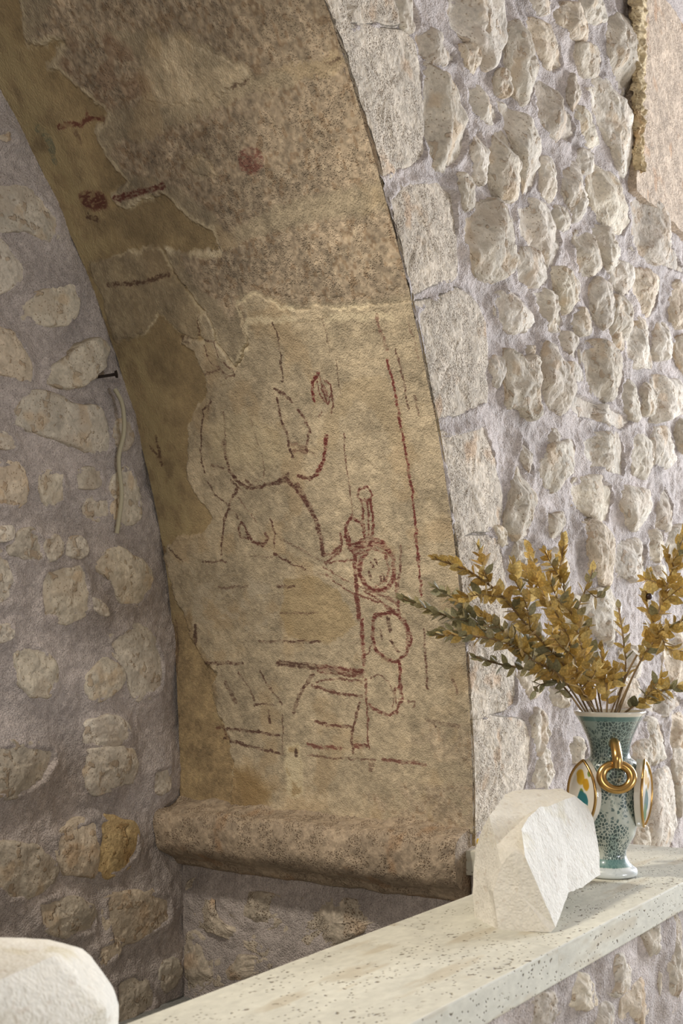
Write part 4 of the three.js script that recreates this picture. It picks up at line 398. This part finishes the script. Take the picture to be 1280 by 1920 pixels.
{
  const vase = group('ceramic_vase', 'tall green mottled ceramic vase with gold ring handles on the coping', 'vase'); vase.position.set(-0.104, 1.1355, 0.305); vase.rotation.y = Math.PI / 2 + Math.PI + 0.52;
  const k = 1 / 1208, prof = [[0, 0], [46, 0], [50.5, 3], [51, 9], [49, 14], [41, 20], [33, 30], [30, 40], [32.5, 52], [39, 64], [46, 76], [50, 92], [51.5, 120], [52, 150], [53, 180], [53, 200], [51, 209], [45, 216], [38.5, 221], [36.5, 228], [38, 242], [42, 256], [48, 270], [54, 283], [61, 295], [66, 302], [67.5, 306], [66, 308], [63.5, 306], [58, 296], [50, 282], [40, 258], [34, 236], [33, 225]];
  const C = new THREE.CatmullRomCurve3(prof.map(p => new THREE.Vector3(p[0] * k, p[1] * k, 0)), false, 'centripetal').getPoints(150), outer = prof[26][1] * k;
  const lg = new THREE.LatheGeometry(C.map(p => new THREE.Vector2(Math.max(p.x, 0.0001), p.y)), 72); const P = lg.attributes.position, U = lg.attributes.uv;
  for (let i = 0; i < P.count; i++) { const x = P.getX(i), y = P.getY(i), z = P.getZ(i), a = Math.atan2(z, x), t = step(0.18, 0.25, y), b = step(0.05, 0.09, y) * step(0.18, 0.165, y), f = 1 + 0.07 * t * (Math.abs(Math.cos(2 * a + 0.8)) - 0.7) + 0.05 * b * (Math.abs(Math.cos(2 * a + 0.8)) - 0.7); P.setXYZ(i, x * f, y, z * f); U.setXY(i, U.getX(i), clamp(y / outer)); }
  lg.computeVertexNormals(); mesh('body', lg, glaze, vase);
  const front = 0.052;
  for (const s of [1, -1]) {                            // gold rings front and back, painted panels at the sides
    const ring = new THREE.TorusGeometry(0.0205, 0.0068, 18, 40); ring.scale(1.12, 0.95, 1); ring.rotateX(-0.25); ring.translate(0, 0.158, front + 0.006); if (s < 0) ring.rotateY(Math.PI); const rm = mesh('ring_handle', ring, gold, vase); rm.userData.label = 'gold ring handle';
    const lug = new THREE.TubeGeometry(new THREE.CatmullRomCurve3([[0, 0.206, 0.030], [0, 0.208, 0.040], [0, 0.200, 0.052], [0, 0.188, 0.062], [0, 0.172, 0.062]].map(p => new THREE.Vector3(...p))), 24, 0.0078, 12); if (s < 0) lug.rotateY(Math.PI); const lm = mesh('handle_lug', lug, gold, vase); lm.userData.label = 'gold lug holding the ring';
    const sh = new THREE.Shape(); sh.moveTo(0, -0.05); sh.bezierCurveTo(0.038, -0.030, 0.040, 0.024, 0, 0.047); sh.bezierCurveTo(-0.040, 0.024, -0.038, -0.030, 0, -0.05);
    const pg = new THREE.ExtrudeGeometry(sh, { depth: 0.006, bevelEnabled: true, bevelThickness: 0.003, bevelSize: 0.003, bevelSegments: 4, curveSegments: 20 }); { const p = pg.attributes.position, u = new Float32Array(p.count * 2); for (let i = 0; i < p.count; i++) { u[2 * i] = 0.5 + p.getX(i) / 0.076; u[2 * i + 1] = 0.5 + p.getY(i) / 0.104; p.setZ(i, p.getZ(i) + 0.010 * (1 - (p.getX(i) / 0.028) ** 2 * 0.5 - (p.getY(i) / 0.05) ** 2)); } pg.setAttribute('uv', new THREE.BufferAttribute(u, 2)); pg.computeVertexNormals(); }
    const rim = new THREE.TubeGeometry(new THREE.CatmullRomCurve3(sh.getSpacedPoints(40).slice(0, 40).map(p => new THREE.Vector3(p.x * 1.06, p.y * 1.05, 0.009 + 0.010 * (1 - (p.x / 0.028) ** 2 * 0.5 - (p.y / 0.05) ** 2))), true), 80, 0.0022, 8, true);
    for (const q of [pg, rim]) { q.translate(0, 0.131, 0.044); q.rotateY(s > 0 ? 1.12 : -1.0); }
    const pm = mesh('side_panel', pg, new THREE.MeshPhysicalMaterial({ map: T.petal, roughness: 0.3, clearcoat: 1, clearcoatRoughness: 0.06 }), vase); pm.userData.label = 'white leaf-shaped panel painted with yellow and green flowers'; const gm = mesh('gilt_edge', rim, gold, pm); gm.userData.label = 'thin gold edge';
  }
}
// ---------------------------------------------------------------- dried sprigs in the vase
{
  const leafG = [0.0, 0.12, -0.1].map((bend, q) => { const st = [0, 0.10, 0.28, 0.5, 0.72, 0.88, 1], wd = [0.02, 0.15, 0.27, 0.29, 0.20, 0.09, 0.0], pos = [], uv = [], idx = []; st.forEach((t, i) => { const z = (bend + 0.08) * t * t - 0.05 * t; for (const s of [-1, 0, 1]) { pos.push(s * wd[i], t, z + (s ? 0.30 * wd[i] : 0)); uv.push(0.5 + s * wd[i], t); } if (i) { const a = (i - 1) * 3, b = i * 3; idx.push(a, a + 1, b + 1, a, b + 1, b, a + 1, a + 2, b + 2, a + 1, b + 2, b + 1); } }); const g = new THREE.BufferGeometry(); g.setAttribute('position', new THREE.Float32BufferAttribute(pos, 3)); g.setAttribute('uv', new THREE.Float32BufferAttribute(uv, 2)); g.setIndex(idx); g.computeVertexNormals(); return g; });
  const leafTex = texture(128, 128, (u, v, o) => { const vein = Math.abs(((v * 3 + Math.abs(u - 0.5) * -8) % 1 + 1) % 1 - 0.5) < 0.04 ? 0.08 : 0, n = fbm2(u * 9, v * 9, 461, 3), k = 0.82 + 0.35 * (n - 0.5) - vein; o[0] = o[1] = o[2] = 255 * k; }, true);
  const lm = c => new THREE.MeshPhysicalMaterial({ map: leafTex, color: new THREE.Color(...c), roughness: 0.62, transmission: 0.35, thickness: 0, side: THREE.DoubleSide });
  const goldM = [[0.82, 0.56, 0.15], [0.74, 0.47, 0.11], [0.86, 0.64, 0.22], [0.62, 0.42, 0.11]].map(lm), greenM = [[0.36, 0.32, 0.15], [0.30, 0.28, 0.14], [0.44, 0.37, 0.18]].map(lm), stemM = std({ color: new THREE.Color(0.20, 0.13, 0.06), roughness: 0.7 }), berryM = std({ color: new THREE.Color(0.03, 0.012, 0.012), roughness: 0.4 });
  const info = { a: ['gold', 'long golden leafy sprig reaching up to the left over the fresco edge'], b: ['green', 'grey-green leafy sprig reaching farthest left of all'], c: ['mix', 'golden sprig with greenish tip just under the grey-green one on the left'], d: ['green', 'lowest greyish sprig on the left, with sparse paired leaves'], e: ['gold', 'upright golden sprig with the tallest bushy tip left of centre'], f: ['gold', 'golden sprig rising behind the others, second tallest on the left'], g: ['gold', 'tall golden sprig cut by the right edge, highest of the bunch'], h: ['gold', 'golden sprig with a bare brown stem leaning right'], i: ['mix', 'short low sprig hanging right just above the vase rim'], j: ['gold', 'thin upright sprig of small brown leaves in the middle gap'], k: ['mix', 'thin olive twig right of the bushy tip, leaves well apart'], l: ['gold', 'golden sprig carrying a dark berry on the right'], m: ['gold', 'dense golden sprig at the front left of the vase mouth'], n: ['gold', 'short golden sprig crowding the middle of the vase mouth'] };
  let seed = 500; const up = new THREE.Vector3(0, 1, 0);
  for (const key in SPRIGS) {
    const [kind, label] = info[key], r = rng(seed++), g = group('dried_sprig', label, 'sprig', 'dried leafy sprigs in the vase'), stems = [];
    SPRIGS[key].forEach((pts, bi) => {
      const C = new THREE.CatmullRomCurve3(pts.map(p => new THREE.Vector3(...p))), len = C.getLength(); stems.push(new THREE.TubeGeometry(C, 40, bi ? 0.0009 : 0.0017, 6));
      const start = bi ? 0.12 : key === 'h' || key === 'g' ? 0.42 : key === 'l' ? 0.5 : key === 'j' ? 0.35 : 0.20, gap = key === 'd' || key === 'k' || key === 'j' ? 0.0068 : 0.0037, n = Math.round(len * (1 - start) / gap);
      for (let i = 0; i <= n; i++) {
        const t = lerp(start, 1, i / n), p = C.getPointAt(t), tan = C.getTangentAt(t), az = i * 2.2 + r() * 1.0, ref = Math.abs(tan.y) > 0.9 ? new THREE.Vector3(1, 0, 0) : up, e1 = ref.clone().cross(tan).normalize(), e2 = tan.clone().cross(e1), side = e1.clone().multiplyScalar(Math.cos(az)).addScaledVector(e2, Math.sin(az));
        const open = lerp(1.0, 0.25, Math.pow(t, 6)) * (0.8 + 0.4 * r()), dir = tan.clone().multiplyScalar(Math.cos(open)).addScaledVector(side, Math.sin(open)).normalize(), nrm = tan.clone().addScaledVector(dir, -tan.dot(dir)).normalize(), X = dir.clone().cross(nrm);
        const m4 = new THREE.Matrix4().makeBasis(X, dir, nrm), size = (0.0245 + 0.007 * (r() - 0.5)) * (1 - 0.35 * Math.pow(t, 5)) * (bi ? 0.92 : 1);
        const pal = kind === 'green' ? greenM : kind === 'mix' ? (r() < 0.45 ? greenM : goldM) : (r() < 0.08 ? greenM : goldM), lf = mesh('leaf', leafG[Math.floor(r() * 3)], pal[Math.floor(r() * pal.length)], g);
        lf.quaternion.setFromRotationMatrix(m4); lf.rotateY((r() - 0.5) * 2.8); lf.position.copy(p); lf.scale.setScalar(size);
      }
    });
    mesh('stem', mergeGeometries(stems), stemM, g);
    if (key === 'l') { const b = new THREE.SphereGeometry(0.0055, 16, 12), C = new THREE.CatmullRomCurve3(SPRIGS[key][0].map(p => new THREE.Vector3(...p))), p = C.getPointAt(0.86); b.translate(p.x, p.y, p.z + 0.004); const m = mesh('berry', b, berryM, g); m.userData.label = 'dark dried berry'; }
  }
}
// ---------------------------------------------------------------- small things on the walls
{
  const n = group('iron_nail', 'dark iron nail sticking out of the back wall beside a pale triangular stone', 'nail'); n.position.set(-0.178, 1.995, -DEPTH);
  const shaft = new THREE.CylinderGeometry(0.0032, 0.0022, 0.06, 10); shaft.rotateX(Math.PI / 2); shaft.translate(0, 0, 0.012); shaft.rotateX(-0.15); shaft.rotateY(0.5); mesh('shaft', shaft, std({ color: 0x2a211c, roughness: 0.7, metalness: 0.4 }), n);
  const head = new THREE.CylinderGeometry(0.0075, 0.0065, 0.004, 14); head.rotateX(Math.PI / 2); head.translate(0, 0, 0.043); head.rotateX(-0.15); head.rotateY(0.5); mesh('head', head, std({ color: 0x2a211c, roughness: 0.7, metalness: 0.4 }), n);
  const C = new THREE.CatmullRomCurve3([[-0.132, 1.98, 0.012], [-0.124, 1.955, 0.022], [-0.122, 1.90, 0.026], [-0.121, 1.85, 0.012], [-0.122, 1.78, 0.02], [-0.121, 1.74, 0.014], [-0.122, 1.705, 0.008]].map(([x, y, z]) => new THREE.Vector3(x, y, z - DEPTH)));
  const cord = mesh('wall_cord', new THREE.TubeGeometry(C, 60, 0.0042, 8), std({ color: new THREE.Color(0.42, 0.38, 0.27) })); cord.userData = { label: 'pale plaster-caked cord hanging down the back wall below the nail', category: 'cord' };
  const leaf = new THREE.SphereGeometry(0.006, 14, 10); leaf.scale(0.5, 1.5, 0.8); leaf.rotateZ(0.35); leaf.translate(0.006, 1.149, 0.03); const y = mesh('yellow_petal', leaf, std({ color: new THREE.Color(0.75, 0.50, 0.05), roughness: 0.6 })); y.userData = { label: 'small yellow petal lying behind the marble block against the wall', category: 'petal' };
}
renderer.render(scene, camera);
